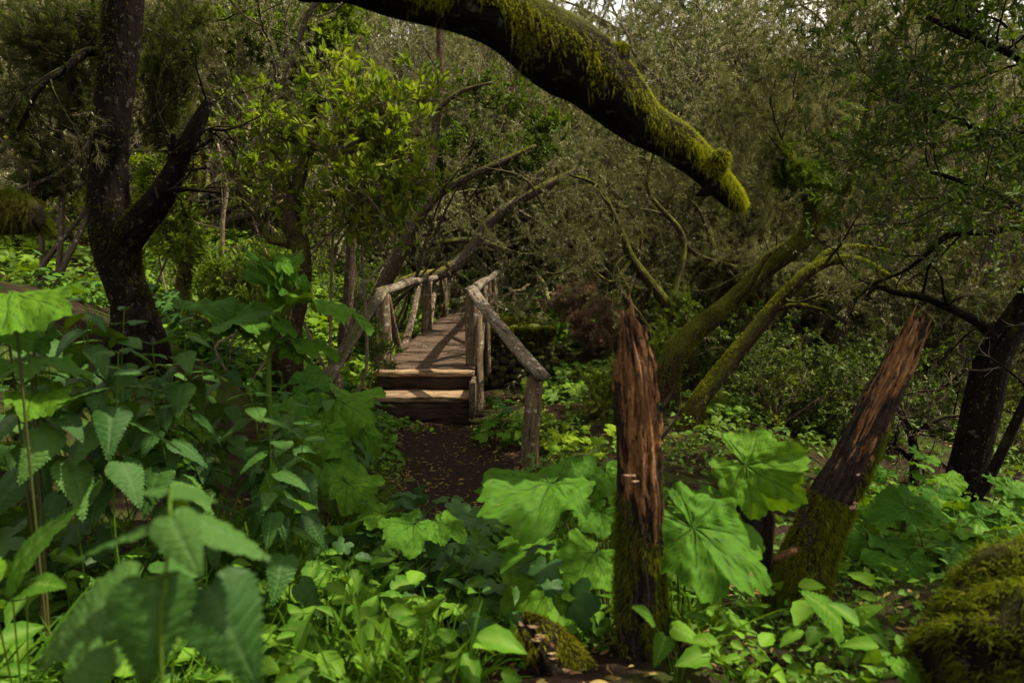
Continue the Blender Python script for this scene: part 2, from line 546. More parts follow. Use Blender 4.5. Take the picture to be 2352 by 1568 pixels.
MAT = dict(
    soil=soil_mat(), path=path_mat(),
    rail=wood_mat("weathered_rail_wood", (.035, .025, .016), (.135, .105, .07), (.27, .22, .155), .9),
    railmoss=wood_mat("mossy_rail_wood", (.035, .025, .016), (.105, .082, .056), (.19, .152, .105), .55, .42),
    post=wood_mat("post_wood", (.04, .026, .014), (.125, .088, .05), (.22, .165, .10), .55, .0, .8),
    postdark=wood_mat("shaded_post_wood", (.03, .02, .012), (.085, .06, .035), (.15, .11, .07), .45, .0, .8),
    deck=wood_mat("deck_plank_wood", (.038, .024, .015), (.10, .066, .042), (.16, .11, .07), .0),
    step=wood_mat("sunlit_step_wood", (.12, .075, .038), (.28, .19, .105), (.42, .30, .175), .0),  # tread colour raised to look sunlit
    riser=wood_mat("shaded_riser_wood", (.018, .011, .008), (.040, .025, .018), (.07, .046, .032), .0),  # step fronts darkened in colour, standing in for shade
    bark=bark_mat("dark_bark", (.014, .010, .007), (.075, .053, .036), .35, lichen=.35),
    barkmoss=bark_mat("mossy_bark", (.012, .008, .005), (.05, .035, .02), .85, (.058, .062, .010), .2),
    barkgrey=bark_mat("lichen_bark", (.022, .016, .012), (.14, .108, .082), .45, (.11, .10, .02), lichen=.9),
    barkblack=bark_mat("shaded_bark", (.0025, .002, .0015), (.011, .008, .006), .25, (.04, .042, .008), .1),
    twig=bark_mat("twig_bark", (.07, .05, .034), (.22, .165, .11), .0, lichen=.6),
    twiggrey=bark_mat("thin_twigs", (.025, .019, .014), (.13, .10, .075), -.6, lichen=.7),
    heath=leaf_mat("heath_needles", (.045, .050, .022), (.105, .112, .048), (.205, .20, .105), .35, .8, .06, tcol=(1, .98, .6), objvar=True, tmix=.2),
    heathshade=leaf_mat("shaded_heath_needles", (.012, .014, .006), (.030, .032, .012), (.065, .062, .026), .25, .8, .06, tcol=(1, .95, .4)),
    heathgreen=leaf_mat("green_heath_needles", (.035, .055, .012), (.085, .11, .014), (.20, .21, .022), .3, .7, .12),
    heathdead=leaf_mat("dead_heath_needles", (.09, .055, .032), (.17, .11, .066), (.27, .185, .115), .15, .8, .1, tcol=(1, .7, .45), tmix=0.0),
    lichen=leaf_mat("beard_lichen", (.22, .21, .11), (.34, .33, .18), (.48, .46, .28), .3, .9, .05, tcol=(1, .95, .7), tmix=.05),
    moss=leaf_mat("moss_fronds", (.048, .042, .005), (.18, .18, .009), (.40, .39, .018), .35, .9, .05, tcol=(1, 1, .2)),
    mossgreen=leaf_mat("green_moss_fronds", (.022, .026, .004), (.075, .085, .007), (.17, .18, .014), .35, .9, .05, tcol=(1, 1, .2)),
    mossdark=leaf_mat("dark_moss_fronds", (.016, .014, .004), (.045, .042, .006), (.11, .10, .012), .25, .9, .05, tcol=(1, 1, .2)),
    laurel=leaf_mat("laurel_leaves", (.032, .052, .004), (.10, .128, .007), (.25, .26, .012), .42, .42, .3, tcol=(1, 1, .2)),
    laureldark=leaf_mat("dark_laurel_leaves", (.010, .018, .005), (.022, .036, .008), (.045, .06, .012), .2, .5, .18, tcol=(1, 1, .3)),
    ivy=leaf_mat("ground_herb_leaves", (.022, .048, .005), (.05, .098, .007), (.105, .17, .010), .28, .5, .22, tcol=(1, 1, .2)),
    herb=leaf_mat("fresh_herb_leaves", (.022, .066, .005), (.046, .122, .008), (.105, .215, .012), .28, .5, .25, (.14, .22, .04), .5, tcol=(1, 1, .2)),
    nettle=leaf_mat("nettle_leaves", (.012, .042, .008), (.026, .072, .010), (.047, .108, .014), .15, .45, .3, (.045, .09, .025), .55, vbump=.9, sheen=.35, tcol=(1, 1, .2)),
    butterbur=leaf_mat("butterbur_leaves", (.021, .068, .006), (.046, .118, .008), (.090, .185, .011), .24, .50, .30, (.016, .036, .008), .9, vbump=1.0, damage=True, sheen=.12, tcol=(1, 1, .2)),
    bright=leaf_mat("sunlit_young_leaves", (.07, .15, .006), (.125, .215, .008), (.21, .29, .012), .42, .5, .2, tcol=(1, 1, .2)),  # young leaf green, lightened to stand in for sun on the leaves
    stem=leaf_mat("green_stems", (.045, .085, .010), (.06, .11, .012), (.08, .14, .018), .1, .5, .3),
    redstem=leaf_mat("brownish_stems", (.045, .038, .014), (.05, .05, .015), (.06, .06, .02), .1, .5, .3),
    grass=leaf_mat("grass_blades", (.02, .055, .005), (.045, .11, .007), (.09, .17, .010), .35, .45, .3, tcol=(1, 1, .2)),
    litter=leaf_mat("fallen_leaves", (.07, .032, .014), (.15, .072, .026), (.24, .16, .055), .1, .75, .2, tcol=(1, .7, .4), tmix=0.0),
    stone=None,
)
def stone_mat():
    b = NB("dark_lava_stone")
    o = b.obj()
    n = b.noise(o, 16, 5, .7)
    col = b.ramp(n, [(.3, (.016, .014, .011)), (.7, (.09, .078, .058))])
    col = b.mix(b.attr('tint'), col, (.035, .028, .02))
    g = b.math('ADD', b.up(), b.math('MULTIPLY', b.noise(o, 3, 4), 1.2))
    col = b.mix(b.ramp(g, [(.75, 0.0), (1.25, .9)]), col, (.055, .065, .012))
    return b.done(b.pbr(col, .9, .05, b.bump(n, .9, .03)))
MAT['stone'] = stone_mat()
def rotten_mat():
    """split dead wood: orange-brown heartwood in long strips between black weathered bark"""
    b = NB("rotten_wood")
    v = b.attr('buv', 'Vector')
    warp = b.n("ShaderNodeVectorMath", {0: v, 1: b.n("ShaderNodeVectorMath", {0: b.n("ShaderNodeTexNoise", {'Vector': v, 'Scale': 9.0, 'Detail': 3.0}).outputs['Color'], 1: (.05, .05, .05)}, operation='MULTIPLY').outputs[0]}, operation='ADD').outputs[0]
    s1 = b.noise(b.scale(warp, (1, 1, .13)), 46, 6, .72)
    s2 = b.noise(b.scale(warp, (1, 1, .25)), 15, 5)
    s3 = b.noise(v, 55, 4, .7)
    wood = b.ramp(s1, [(.30, (.026, .014, .008)), (.44, (.11, .052, .022)), (.55, (.28, .135, .056)), (.68, (.54, .33, .175))])
    wood = b.mix(b.ramp(s3, [(.45, 0.0), (.7, .6)]), wood, (.10, .045, .022))
    bark = b.ramp(s1, [(.35, (.007, .005, .004)), (.7, (.045, .032, .024))])
    bark = b.mix(b.ramp(s3, [(.5, 0.0), (.7, .5)]), bark, (.085, .065, .05))
    tt = b.attr('tint')
    m = b.math('ADD', b.math('MULTIPLY', b.math('SUBTRACT', s2, .5), 2.2), tt)
    col = b.mix(b.ramp(m, [(.42, 0.0), (.48, 1.0)]), bark, wood)
    crack = b.ramp(b.noise(b.scale(warp, (1, 1, .05)), 34, 3), [(.36, 1.0), (.41, 0.0)])
    col = b.mix(b.math('MULTIPLY', crack, .9), col, (.008, .005, .004))
    h = b.math('SUBTRACT', b.math('ADD', s1, b.math('MULTIPLY', s3, .5)), crack)
    return b.done(b.pbr(col, .9, .06, b.bump(h, 1.0, .03)))
MAT['rotten'] = rotten_mat()
def fungus_mat():
    b = NB("bracket_fungus")
    o = b.obj()
    n = b.noise(o, 35, 4)
    col = b.ramp(n, [(.3, (.10, .055, .025)), (.5, (.24, .15, .075)), (.7, (.45, .34, .20))])
    return b.done(b.pbr(col, .8, .2, b.bump(n, .6, .01)))
MAT['fungus'] = fungus_mat()
# ------------------------------------------------------------------ ground
CTRL = [(0, 0, -1.15), (3, -2, -1.1), (-3, -2, -.9)]
for a in [(1480,1480,2.1),(1100,1500,2.4),(700,1560,2.4),(200,1420,2.3),(1000,1310,4.0),(1060,1195,5.4),(960,1000,7.8),(970,962,8.6),
          (1215,1066,6.9),(890,1050,7.0),(1120,1075,6.9),(700,1100,5),(560,880,7),(760,880,9.0),(300,735,5.6),(150,640,10),(550,570,14),(400,520,18),
          (830,765,12),(700,735,11),(1080,702,20.5),(1250,690,20),(1290,640,24),(1130,960,8.6),(1200,905,11.2),(1310,940,9),
          (1400,800,13),(1430,740,16),(1560,935,8.5),(1800,955,9),(2000,1000,8),(2250,1170,6),(2300,900,14),(1950,1250,4),
          (1900,1370,2.9),(2300,1400,2.3),(2150,880,14),(1700,760,18),(2000,760,20),(1300,1080,6.0),(1450,1060,6)]:
    CTRL.append(tuple(P(*a)))
CTRL += [(-1.1,11,-2.5),(-1.0,13,-2.4),(-1,15.5,-2.0),(.2,10.6,-2.35),(2.2,10.5,-2.25),(0,40,4),(-15,40,9),(15,40,0),(-15,15,3.0),(20,15,-4),(0,60,13),(-30,60,17),(30,60,4),
         (0,29,.4),(-25,0,4),(25,0,-3),(0,-20,-1),(-20,-20,2),(20,-20,-2),(-8,4,.6),(9,3,-2.0),(8,24,-2.0),(14,28,-1.8)]
CTRL = np.array(CTRL, float)
def _U(r): return r * r * np.log(np.maximum(r, 1e-6))
def _tps():
    x = CTRL[:, :2]; n = len(x)
    K = _U(np.linalg.norm(x[:, None] - x[None], axis=-1)) + np.eye(n) * 0.6
    Pm = np.hstack([np.ones((n, 1)), x])
    A = np.block([[K, Pm], [Pm.T, np.zeros((3, 3))]])
    return np.linalg.solve(A, np.concatenate([CTRL[:, 2], np.zeros(3)]))
_W = _tps()
def H0(x, y):
    x = np.asarray(x, float); y = np.asarray(y, float)
    sh = x.shape
    q = np.stack([x.ravel(), y.ravel()], -1)
    out = np.zeros(len(q))
    for s in range(0, len(q), 20000):
        d = np.linalg.norm(q[s:s + 20000, None] - CTRL[None, :, :2], axis=-1)
        out[s:s + 20000] = _U(d) @ _W[:-3] + _W[-3] + q[s:s + 20000] @ _W[-2:]
    return out.reshape(sh)
# the trodden path: centre line and half width
PATH_A = resample([(-.50, 4.9, .36), (-.58, 5.4, .44), (-.56, 6.1, .58), (-.50, 6.9, .74), (-.80, 7.8, .70), (-1.12, 8.75, .60)], 40)
PATH_B = resample([(-.75, 20.0, .6), (-.3, 21.0, .75), (.7, 21.8, .8), (1.9, 22.8, .8), (2.6, 24.5, .8), (2.6, 27, .8)], 40)
def path_dist(x, y):
    """distance beyond the path's edge (negative inside)"""
    best = np.full(np.shape(x), 99.0)
    for pl in (PATH_A, PATH_B):
        for (a, b, w) in pl[::2]:
            best = np.minimum(best, np.hypot(np.asarray(x) - a, np.asarray(y) - b) - w)
    return best
def lumps(x, y):
    return (.05 * np.sin(2.1 * x + 1.3 * y) + .04 * np.sin(3.7 * y - 1.9 * x + 1) + .03 * np.sin(5.3 * x + 2) * np.sin(4.7 * y)
            + .012 * np.sin(11 * x + 3 * y) + .012 * np.sin(9 * y - 7 * x))
def H(x, y):
    pd = path_dist(x, y)
    return H0(x, y) + lumps(np.asarray(x, float), np.asarray(y, float)) * np.clip(pd * 2, 0.08, 1) - .05 * np.clip(1 - pd * 4, 0, 1)

def spaced(lo, mid0, mid1, hi, step, n):
    a = np.arange(mid0, mid1 + 1e-6, step)
    l = mid0 - np.geomspace(step, mid0 - lo, n)[::-1]
    r = mid1 + np.geomspace(step, hi - mid1, n)
    return np.concatenate([l, a, r])
gx = spaced(-90, -8, 9, 90, .16, 34); gy = spaced(-40, .4, 24, 160, .16, 30)
GX, GY = np.meshgrid(gx, gy)
GZ = H(GX, GY)
b = MB()
nx = len(gx)
i = np.arange(len(gy) - 1)[:, None] * nx; j = np.arange(nx - 1)[None, :]
b.add(np.stack([GX, GY, GZ], -1), [np.stack([i + j, i + j + 1, i + nx + j + 1, i + nx + j], -1).reshape(-1, 4)])
tag(b.obj("ground", MAT['soil']), kind="structure")
for pl in (PATH_A, PATH_B):
    b = MB()
    t = unit(np.gradient(pl[:, :2], axis=0)); nrm = np.stack([t[:, 1], -t[:, 0]], -1)
    u = np.linspace(-1, 1, 25)
    r_ = np.random.default_rng(3)
    wv = 1.06 + .07 * np.sin(np.arange(len(pl)) * .9) + .05 * np.sin(np.arange(len(pl)) * 2.3 + 1)
    XY = pl[:, None, :2] + nrm[:, None, :] * (u[None, :, None] * (pl[:, 2] * wv)[:, None, None])
    Z = H(XY[..., 0], XY[..., 1]) + .02 - .06 * np.abs(u[None, :])**6 + .012 * np.sin(XY[..., 0] * 13 + XY[..., 1] * 5) * np.sin(XY[..., 1] * 11)
    m = len(u); i = np.arange(len(pl) - 1)[:, None] * m; j = np.arange(m - 1)[None, :]
    b.add(np.dstack([XY, Z]), [np.stack([i + j, i + j + 1, i + m + j + 1, i + m + j], -1).reshape(-1, 4)[:, ::-1]])
    tag(b.obj("path", MAT['path']), kind="structure")

# ------------------------------------------------------------------ footbridge
def box(mb, c, half, rot=0.0, bev=.012, rng=None, jit=.0, sub=10, axis=0, tint=.5):
    """plank or beam: rounded corners along its long axis (0 = x, 1 = y), slightly uneven"""
    a = axis
    hx = half[a]; w = half[1 - a]; h = half[2]
    prof = [(-w + bev, -h), (w - bev, -h), (w, -h + bev), (w, h - bev), (w - bev, h), (-w + bev, h), (-w, h - bev), (-w, -h + bev)]
    s = np.linspace(-hx, hx, sub + 1)
    k = len(prof)
    V = []; UV = []
    ph = rng.uniform(0, 6.28, 8) if rng is not None else np.zeros(8)
    off = rng.uniform(-20, 20, 3) if rng is not None else np.zeros(3)
    for q in s:
        for m, (y, z) in enumerate(prof):
            jj = jit * (math.sin(q * 9 + ph[m]) + .5 * math.sin(q * 23 + ph[(m + 3) % 8]))
            p = (q, y + jj, z + jj * .6)
            V.append(p if a == 0 else (-p[1], p[0], p[2]))
            UV.append((y + off[0], z + off[1], q + off[2]))
    V = np.array(V); UV = np.array(UV)
    cr, sr = cos(rot), sin(rot)
    V = np.stack([V[:, 0] * cr - V[:, 1] * sr, V[:, 0] * sr + V[:, 1] * cr, V[:, 2]], -1) + np.asarray(c)
    i = np.arange(sub)[:, None] * k; j = np.arange(k)[None, :]; j2 = (j + 1) % k
    q4 = np.stack([i + j, i + j2, i + k + j2, i + k + j], -1).reshape(-1, 4)
    cap0 = np.arange(k)[::-1][None, :]; cap1 = (sub * k + np.arange(k))[None, :]
    mb.add(V, [q4 if a == 0 else q4, cap0, cap1], UV, tint)

rb = np.random.default_rng(11)
BX, BY = -1.16, 9.05
def bx(d, off): return BX + .0153 * (d - BY) + off
ZN = P(975, 846, 9.05)[2]; ZF = P(1095, 704, 20.0)[2]
def deck_z(d):
    t = (d - 9.05) / 10.95
    return ZN * (1 - t) + ZF * t + .02 * math.sin(pi * t)
bridge = thing("footbridge", (BX, BY, ZN), "rustic wooden footbridge with log handrails and two front steps", "bridge")
mb = MB()
d = 9.12
while d < 20.0:
    w = rb.uniform(.10, .13)
    box(mb, (bx(d + w, 0), d + w, deck_z(d + w) - .03), (.66 + rb.uniform(-.012, .012), w - .004, .03), .0, .008, rb, .0025, 12)
    d += 2 * w
mb.obj("deck", MAT['deck'], bridge)
mb = MB()
for o_ in (-.5, .5):
    pts = np.array([(bx(q, o_), q, deck_z(q) - .17) for q in np.linspace(9.2, 20.2, 10)])
    tube(mb, pts, np.full(10, .10), 12, .05, rb)
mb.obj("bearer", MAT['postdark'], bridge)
# steps: sun put into the tread's colour, shade into the riser beam's, twice
z1 = P(975, 856, 8.93)[2]; z2 = P(975, 912, 8.52)[2]; z0 = P(975, 962, 8.45)[2]
for (y0, y1, zt, zb, xo, hw, nm) in [(8.92, 9.115, z1 + .02, z2, 0, .665, 'a'), (8.50, 8.97, z2 + .01, z0 - .12, -.015, .655, 'b')]:
    yc = (y0 + y1) / 2
    st = MB(); box(st, (bx(yc, xo), yc, zt - .035), (hw, (y1 - y0) / 2, .038), .0, .014, rb, .006, 24)
    so = st.obj("step", MAT['step'], bridge)
    rs = MB()
    hh = (zt - .078 - zb) / 2
    box(rs, (bx(yc, xo), y0 + .075, zb + hh), (hw - .03, .055, hh), .0, .02, rb, .012, 30)
    rs.obj("riser", MAT['riser'], so, origin=np.array(bridge.location))
mb = MB(); box(mb, (bx(8.75, .665), 8.78, (z0 + z1) / 2 - .03), (.03, .34, abs(z1 - z0) / 2 - .02), 0, .012, rb, .01, 10, axis=1)
mb.obj("side_board", MAT['postdark'], bridge)

def log(pts, r0, r1, mat, name="post", n=14, sides=14, rough=.06, flat=None, ridge=.015, parent=bridge):
    mb = MB()
    p = resample(np.array(pts, float), n)
    tube(mb, p, np.linspace(r0, r1, n), sides, rough, rb, 7, True, ridge, flat)
    return mb.obj(name, mat, parent)
LXO = -.60; RXO = .62
RH = 1.02
def railtop(d): return deck_z(d) + RH + .015 * math.sin((d - 9) * .9)
# main posts
for (o_, s_) in ((LXO, -1), (RXO, 1)):
    for k_, q in enumerate((9.28, 13.5, 16.6, 19.3)):
        x = bx(q, o_) + rb.uniform(-.01, .01)
        lean = rb.uniform(-.03, .03)
        r = (.108, .098, .085, .095)[k_]
        zlow = deck_z(q) - (.02 if s_ < 0 else .02)
        if s_ > 0: zlow = deck_z(q) - .02
        log([(x + .015 * s_, q, zlow), (x + lean * .4, q + .01, zlow + .5), (x - .01 * s_ + lean, q, railtop(q) - .04)], r * 1.08, r * .9, MAT['post'])
# handrails over the deck
for o_ in (LXO, RXO):
    pts = [(bx(q, o_) + rb.uniform(-.012, .012), q, railtop(q) + rb.uniform(-.012, .012)) for q in (9.1, 10.3, 11.6, 13.2, 15.0, 17.0, 18.6, 19.75)]
    log(pts, .07, .068, MAT['rail'], "handrail", 60, 16, .05, (.9, 1.1), .02)
# slanting braces between the posts (top distance, bottom distance)
for o_, lst in ((LXO, [(9.55, 10.55), (12.6, 10.75), (14.0, 13.62), (15.4, 13.9), (15.9, 16.45), (18.6, 16.9), (19.0, 18.9)]),
                (RXO, [(9.6, 10.6), (12.5, 10.8), (13.9, 13.7), (15.6, 13.9), (16.2, 16.5), (18.6, 16.9)])):
    for (dt, db) in lst:
        r = rb.uniform(.055, .075)
        xo = rb.uniform(-.02, .03)
        log([(bx(db, o_) + xo, db, deck_z(db) - .02), (bx((dt + db) / 2, o_) + xo + rb.uniform(-.03, .03), (dt + db) / 2, deck_z(db) + .5), (bx(dt, o_), dt, railtop(dt) - .05)],
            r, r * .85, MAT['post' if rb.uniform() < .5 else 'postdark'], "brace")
# the two posts outside the deck's right edge that reach down to its bearers
for q, dz in ((11.4, .55), (15.0, .5)):
    log([(bx(q, .72), q, deck_z(q) - dz), (bx(q, .70), q + .02, deck_z(q) + .4), (bx(q, .64), q, railtop(q) - .05)], .055, .05, MAT['post'], "brace")
log([P(1100, 955, 8.72), P(1101, 880, 8.95), P(1099, 700, 9.32)], .062, .05, MAT['post'], "brace")
# descending handrails and their outer posts
pR = P(1218, 1072, 6.9); pRt = P(1229, 866, 6.9)
log([pR - [0, 0, .12], pR + [0, 0, .25], pRt], .096, .082, MAT['post'], "post", 20, 16, .07, None, .03)
log([P(1083, 664, 9.22), P(1112, 705, 8.5), P(1180, 790, 7.4), P(1246, 866, 6.72)], .078, .078, MAT['rail'], "handrail", 40, 16, .05, (.62, 1.12), .03)
pL = P(774, 915, 7.0) ; pLt = P(770, 862, 7.0)
log([pL - [0, 0, .8], pL, pLt], .08, .07, MAT['post'], "post", 14, 14, .07)
log([P(884, 664, 9.22), P(848, 715, 8.6), P(800, 790, 7.7), P(752, 872, 6.85)], .072, .072, MAT['railmoss'], "handrail", 40, 16, .05, (.7, 1.1), .03)
# far end: rails that run down to the bank
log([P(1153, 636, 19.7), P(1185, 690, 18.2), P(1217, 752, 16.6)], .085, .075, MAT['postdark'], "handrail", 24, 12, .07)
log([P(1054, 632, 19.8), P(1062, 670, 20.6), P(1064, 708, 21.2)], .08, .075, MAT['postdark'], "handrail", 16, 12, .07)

# ------------------------------------------------------------------ dry stone abutment below the bridge
def stone(mb, c, s, rng, tint):
    """one irregular stone: a dented, squashed ball"""
    nu, nv = 9, 6
    u = np.linspace(0, 2 * pi, nu, endpoint=False); v = np.linspace(0, pi, nv)
    U, Vv = np.meshgrid(u, v)
    d = np.stack([np.cos(U) * np.sin(Vv), np.sin(U) * np.sin(Vv), np.cos(Vv)], -1)
    k = rng.normal(0, 1, (4, 3)); ph = rng.uniform(0, 6, 4)
    r = 1 + .16 * sum(np.sin(2.2 * (d @ k[q]) + ph[q]) for q in range(4)) / 2
    d = np.sign(d) * np.abs(d)**.75
    V = d * r[..., None] * np.asarray(s) + np.asarray(c)
    i = np.arange(nv - 1)[:, None] * nu; j = np.arange(nu)[None, :]; j2 = (j + 1) % nu
    mb.add(V.reshape(-1, 3), [np.stack([i + j, i + nu + j, i + nu + j2, i + j2], -1).reshape(-1, 4)], None, tint)
wa = thing("stone_wall", (P(1190, 905, 12)), "dark dry stone abutment wall with mossy top under the right side of the bridge", "wall")
mb = MB()
rs_ = np.random.default_rng(5)
zt = P(1200, 758, 12.2)[2]; zb = P(1200, 915, 12)[2] - .3
z = zb; row = 0
xr = P(1262, 800, 12.2)[0]
while z < zt:
    hrow = rs_.uniform(.09, .15)
    for (lo, hi, side) in ((-.42, xr, 0), (12.25, 15.5, 1)):
        q = lo + rs_.uniform(-.12, 0)
        while q < hi:
            w = rs_.choice([.08, .12, .17, .24]) * rs_.uniform(.85, 1.2)
            h_ = hrow * rs_.uniform(.7, 1.35); dz = rs_.normal(0, .03)
            if side == 0: stone(mb, (q + w / 2, 12.15 + .12 * (z - zb) + rs_.uniform(-.05, .05), z + h_ / 2 + dz), (w * .58, .15, h_ * .6), rs_, rs_.uniform(0, 1))
            else: stone(mb, (xr - .05 + rs_.uniform(-.05, .05), q + w / 2, z + h_ / 2 + dz), (.15, w * .58, h_ * .6), rs_, rs_.uniform(0, 1))
            q += w * rs_.uniform(.85, 1.02)
    z += hrow * .92
mb.obj("masonry", MAT['stone'], wa)
mb = MB()
xr = P(1262, 800, 12.2)[0]
box(mb, ((xr - .40) / 2, 13.85, (zt + zb) / 2 - .08), ((xr + .40) / 2 - .12, 1.55, (zt - zb) / 2), 0, .05, rs_, .01, 20)
mb.obj("core", MAT['soil'], wa)
mb = MB()
mx = rs_.uniform(-1, 1, 9000)
N = 9000
px_ = rs_.uniform(-.38, xr + .1, N); py_ = rs_.uniform(12.0, 14.8, N)
pz_ = zt + .02 + .05 * np.sin(px_ * 6) * np.sin(py_ * 5)
edge = rs_.uniform(0, 1, N) < .45
py_ = np.where(edge, 12.02 + rs_.uniform(-.05, .08, N), py_); pz_ = np.where(edge, zt + .06 - rs_.exponential(.10, N), pz_)
dirs = np.stack([rs_.normal(0, .6, N), rs_.normal(-.4, .6, N), rs_.uniform(.1, 1, N)], -1)
blades(mb, np.stack([px_, py_, pz_], -1), dirs, rs_.uniform(.05, .12, N), .02, .6, 2, rs_.uniform(0, .8, N), rs_)
mb.obj("moss", MAT['mossdark'], wa)
# ------------------------------------------------------------------ trees: growth, foliage
def grow(rng, p, d, L, r, lvl, out, up=.05, wig=.2, kids=(5, 4, 4), ratio=(.5, .45, .45), spread=.9, taper=.45, start=.25):
    """recursive branching; out gets (points, radii, level)"""
    n = max(4, int(L / (.14 if lvl < 2 else .1)))
    n = min(n, 16)
    pts = [np.array(p, float)]; dirs = []
    d = unit(d)
    for k in range(n):
        d = unit(d + rng.normal(0, wig, 3) + np.array([0, 0, up]))
        dirs.append(d)
        pts.append(pts[-1] + d * L / n)
    pts = np.array(pts); rad = np.linspace(r, r * taper, n + 1)
    out.append((pts, rad, lvl))
    if lvl < len(kids):
        for q in range(kids[lvl]):
            t = start + (1 - start) * (q + rng.uniform(.1, 1)) / kids[lvl]
            k = min(n - 1, int(t * n))
            side = unit(np.cross(dirs[k], rng.normal(0, 1, 3)))
            cd = unit(dirs[k] * rng.uniform(.5, 1.0) + side * spread * rng.uniform(.6, 1.1))
            grow(rng, pts[k], cd, L * ratio[lvl] * rng.uniform(.65, 1.25), max(rad[k] * rng.uniform(.4, .62), .0035), lvl + 1, out, up, wig * 1.05, kids, ratio, spread, taper, .15)
    return out

def limbs_mesh(mb, limbs, rng, sides=(10, 7, 5, 3, 3), rough=.08):
    tbs = []
    for pts, rad, lvl in limbs:
        s = sides[min(lvl, len(sides) - 1)]
        if rad[0] > .04: s = max(s, 9)
        tbs.append(tube(mb, pts, rad, s, rough if lvl < 2 else 0, rng, 6, lvl < 2))
    return tbs

def along(limbs, rng, per_m, lvls, tail=.0):
    """points along the limbs of the given levels: position, direction"""
    pos, dr = [], []
    for pts, rad, lvl in limbs:
        if lvl not in lvls: continue
        seg = np.diff(pts, axis=0); Ls = np.linalg.norm(seg, axis=1); L = Ls.sum()
        n = rng.poisson(per_m * L * (1 - tail))
        if n == 0: continue
        s = rng.uniform(tail * L, L, n)
        cs = np.concatenate([[0], np.cumsum(Ls)])
        i = np.clip(np.searchsorted(cs, s, side='right') - 1, 0, len(seg) - 1)
        f = ((s - cs[i]) / np.maximum(Ls[i], 1e-9))[:, None]
        pos.append(pts[i] * (1 - f) + pts[i + 1] * f); dr.append(unit(seg)[i])
    if not pos: return np.zeros((0, 3)), np.zeros((0, 3))
    return np.concatenate(pos), np.concatenate(dr)

def heath_foliage(mb, limbs, rng, per_m=30, blades_n=7, length=.13, width=.011, lvls=(2, 3), lo=0, hi=1, upb=.55, tail=.1):
    p, d = along(limbs, rng, per_m, lvls, tail)
    if not len(p): return
    tin = np.clip(rng.uniform(lo, hi, len(p)) * .6 + .4 * (.5 + .5 * np.sin(p[:, 0] * 2.3 + p[:, 2] * 3.1)) * (hi - lo) + lo * .4, 0, 1)
    k = blades_n
    P_ = np.repeat(p, k, 0); D = np.repeat(d, k, 0)
    D = D * 1.25 + rng.normal(0, .5, P_.shape) + [0, 0, upb]
    P_ = P_ + rng.normal(0, .012, P_.shape)
    blades(mb, P_, D, rng.uniform(.5, 1.2, len(P_)) * length, width * rng.uniform(.6, 1.3, len(P_)), .12, 1, np.clip(np.repeat(tin, k) + rng.normal(0, .12, len(P_)), 0, 1), rng)

def lichen(mb, limbs, rng, per_m=10, length=.03, lvls=(1, 2, 3), width=.008):
    """pale tufts of lichen sitting all round the twigs"""
    p, d = along(limbs, rng, per_m, lvls)
    if not len(p): return
    k = 6
    P_ = np.repeat(p, k, 0) + rng.normal(0, .008, (len(p) * k, 3))
    big = np.repeat(rng.uniform(.5, 1.5, len(p)), k)
    blades(mb, P_, rng.normal(0, .8, P_.shape) + [0, 0, -.3], length * big * rng.uniform(.5, 1.3, len(P_)), width * rng.uniform(.6, 1.4, len(P_)), .3, 1, rng.uniform(0, 1, len(P_)), rng)

def plumes(limbs, rng, share):
    """the limbs that carry needles: whole side branches with their twigs, the others stay bare"""
    out, on = [], True
    for l in limbs:
        if l[2] <= 2: on = rng.uniform() < share
        if on: out.append(l)
    return out

def whorls(mb, limbs, rng, tpl, n_leaf=7, size=.085, per_m=5, lvls=(3,), lo=.3, hi=1.0, tip=True, upb=.6, flat=.5):
    """rosettes of leaves at the twig tips and along them"""
    pos, dr = [], []
    for pts, rad, lvl in limbs:
        if lvl in lvls and tip:
            pos.append(pts[-1]); dr.append(unit(pts[-1] - pts[-2]))
    p2, d2 = along(limbs, rng, per_m, lvls, .3)
    p = np.concatenate([np.array(pos).reshape(-1, 3), p2]); d = np.concatenate([np.array(dr).reshape(-1, 3), d2])
    k = n_leaf
    base = np.clip(rng.uniform(lo, hi, len(p)), 0, 1)
    P_ = np.repeat(p, k, 0); D = np.repeat(d, k, 0)
    D = unit(D * .7 + rng.normal(0, .6, P_.shape) + [0, 0, upb * .5])
    N = unit(rng.normal(0, flat, P_.shape) + [0, 0, 1.0] - D * .3)
    stamp(mb, tpl, P_ + rng.normal(0, .012, P_.shape), D, N, size * rng.uniform(.6, 1.25, len(P_)), np.clip(np.repeat(base, k) + rng.normal(0, .12, len(P_)), 0, 1))

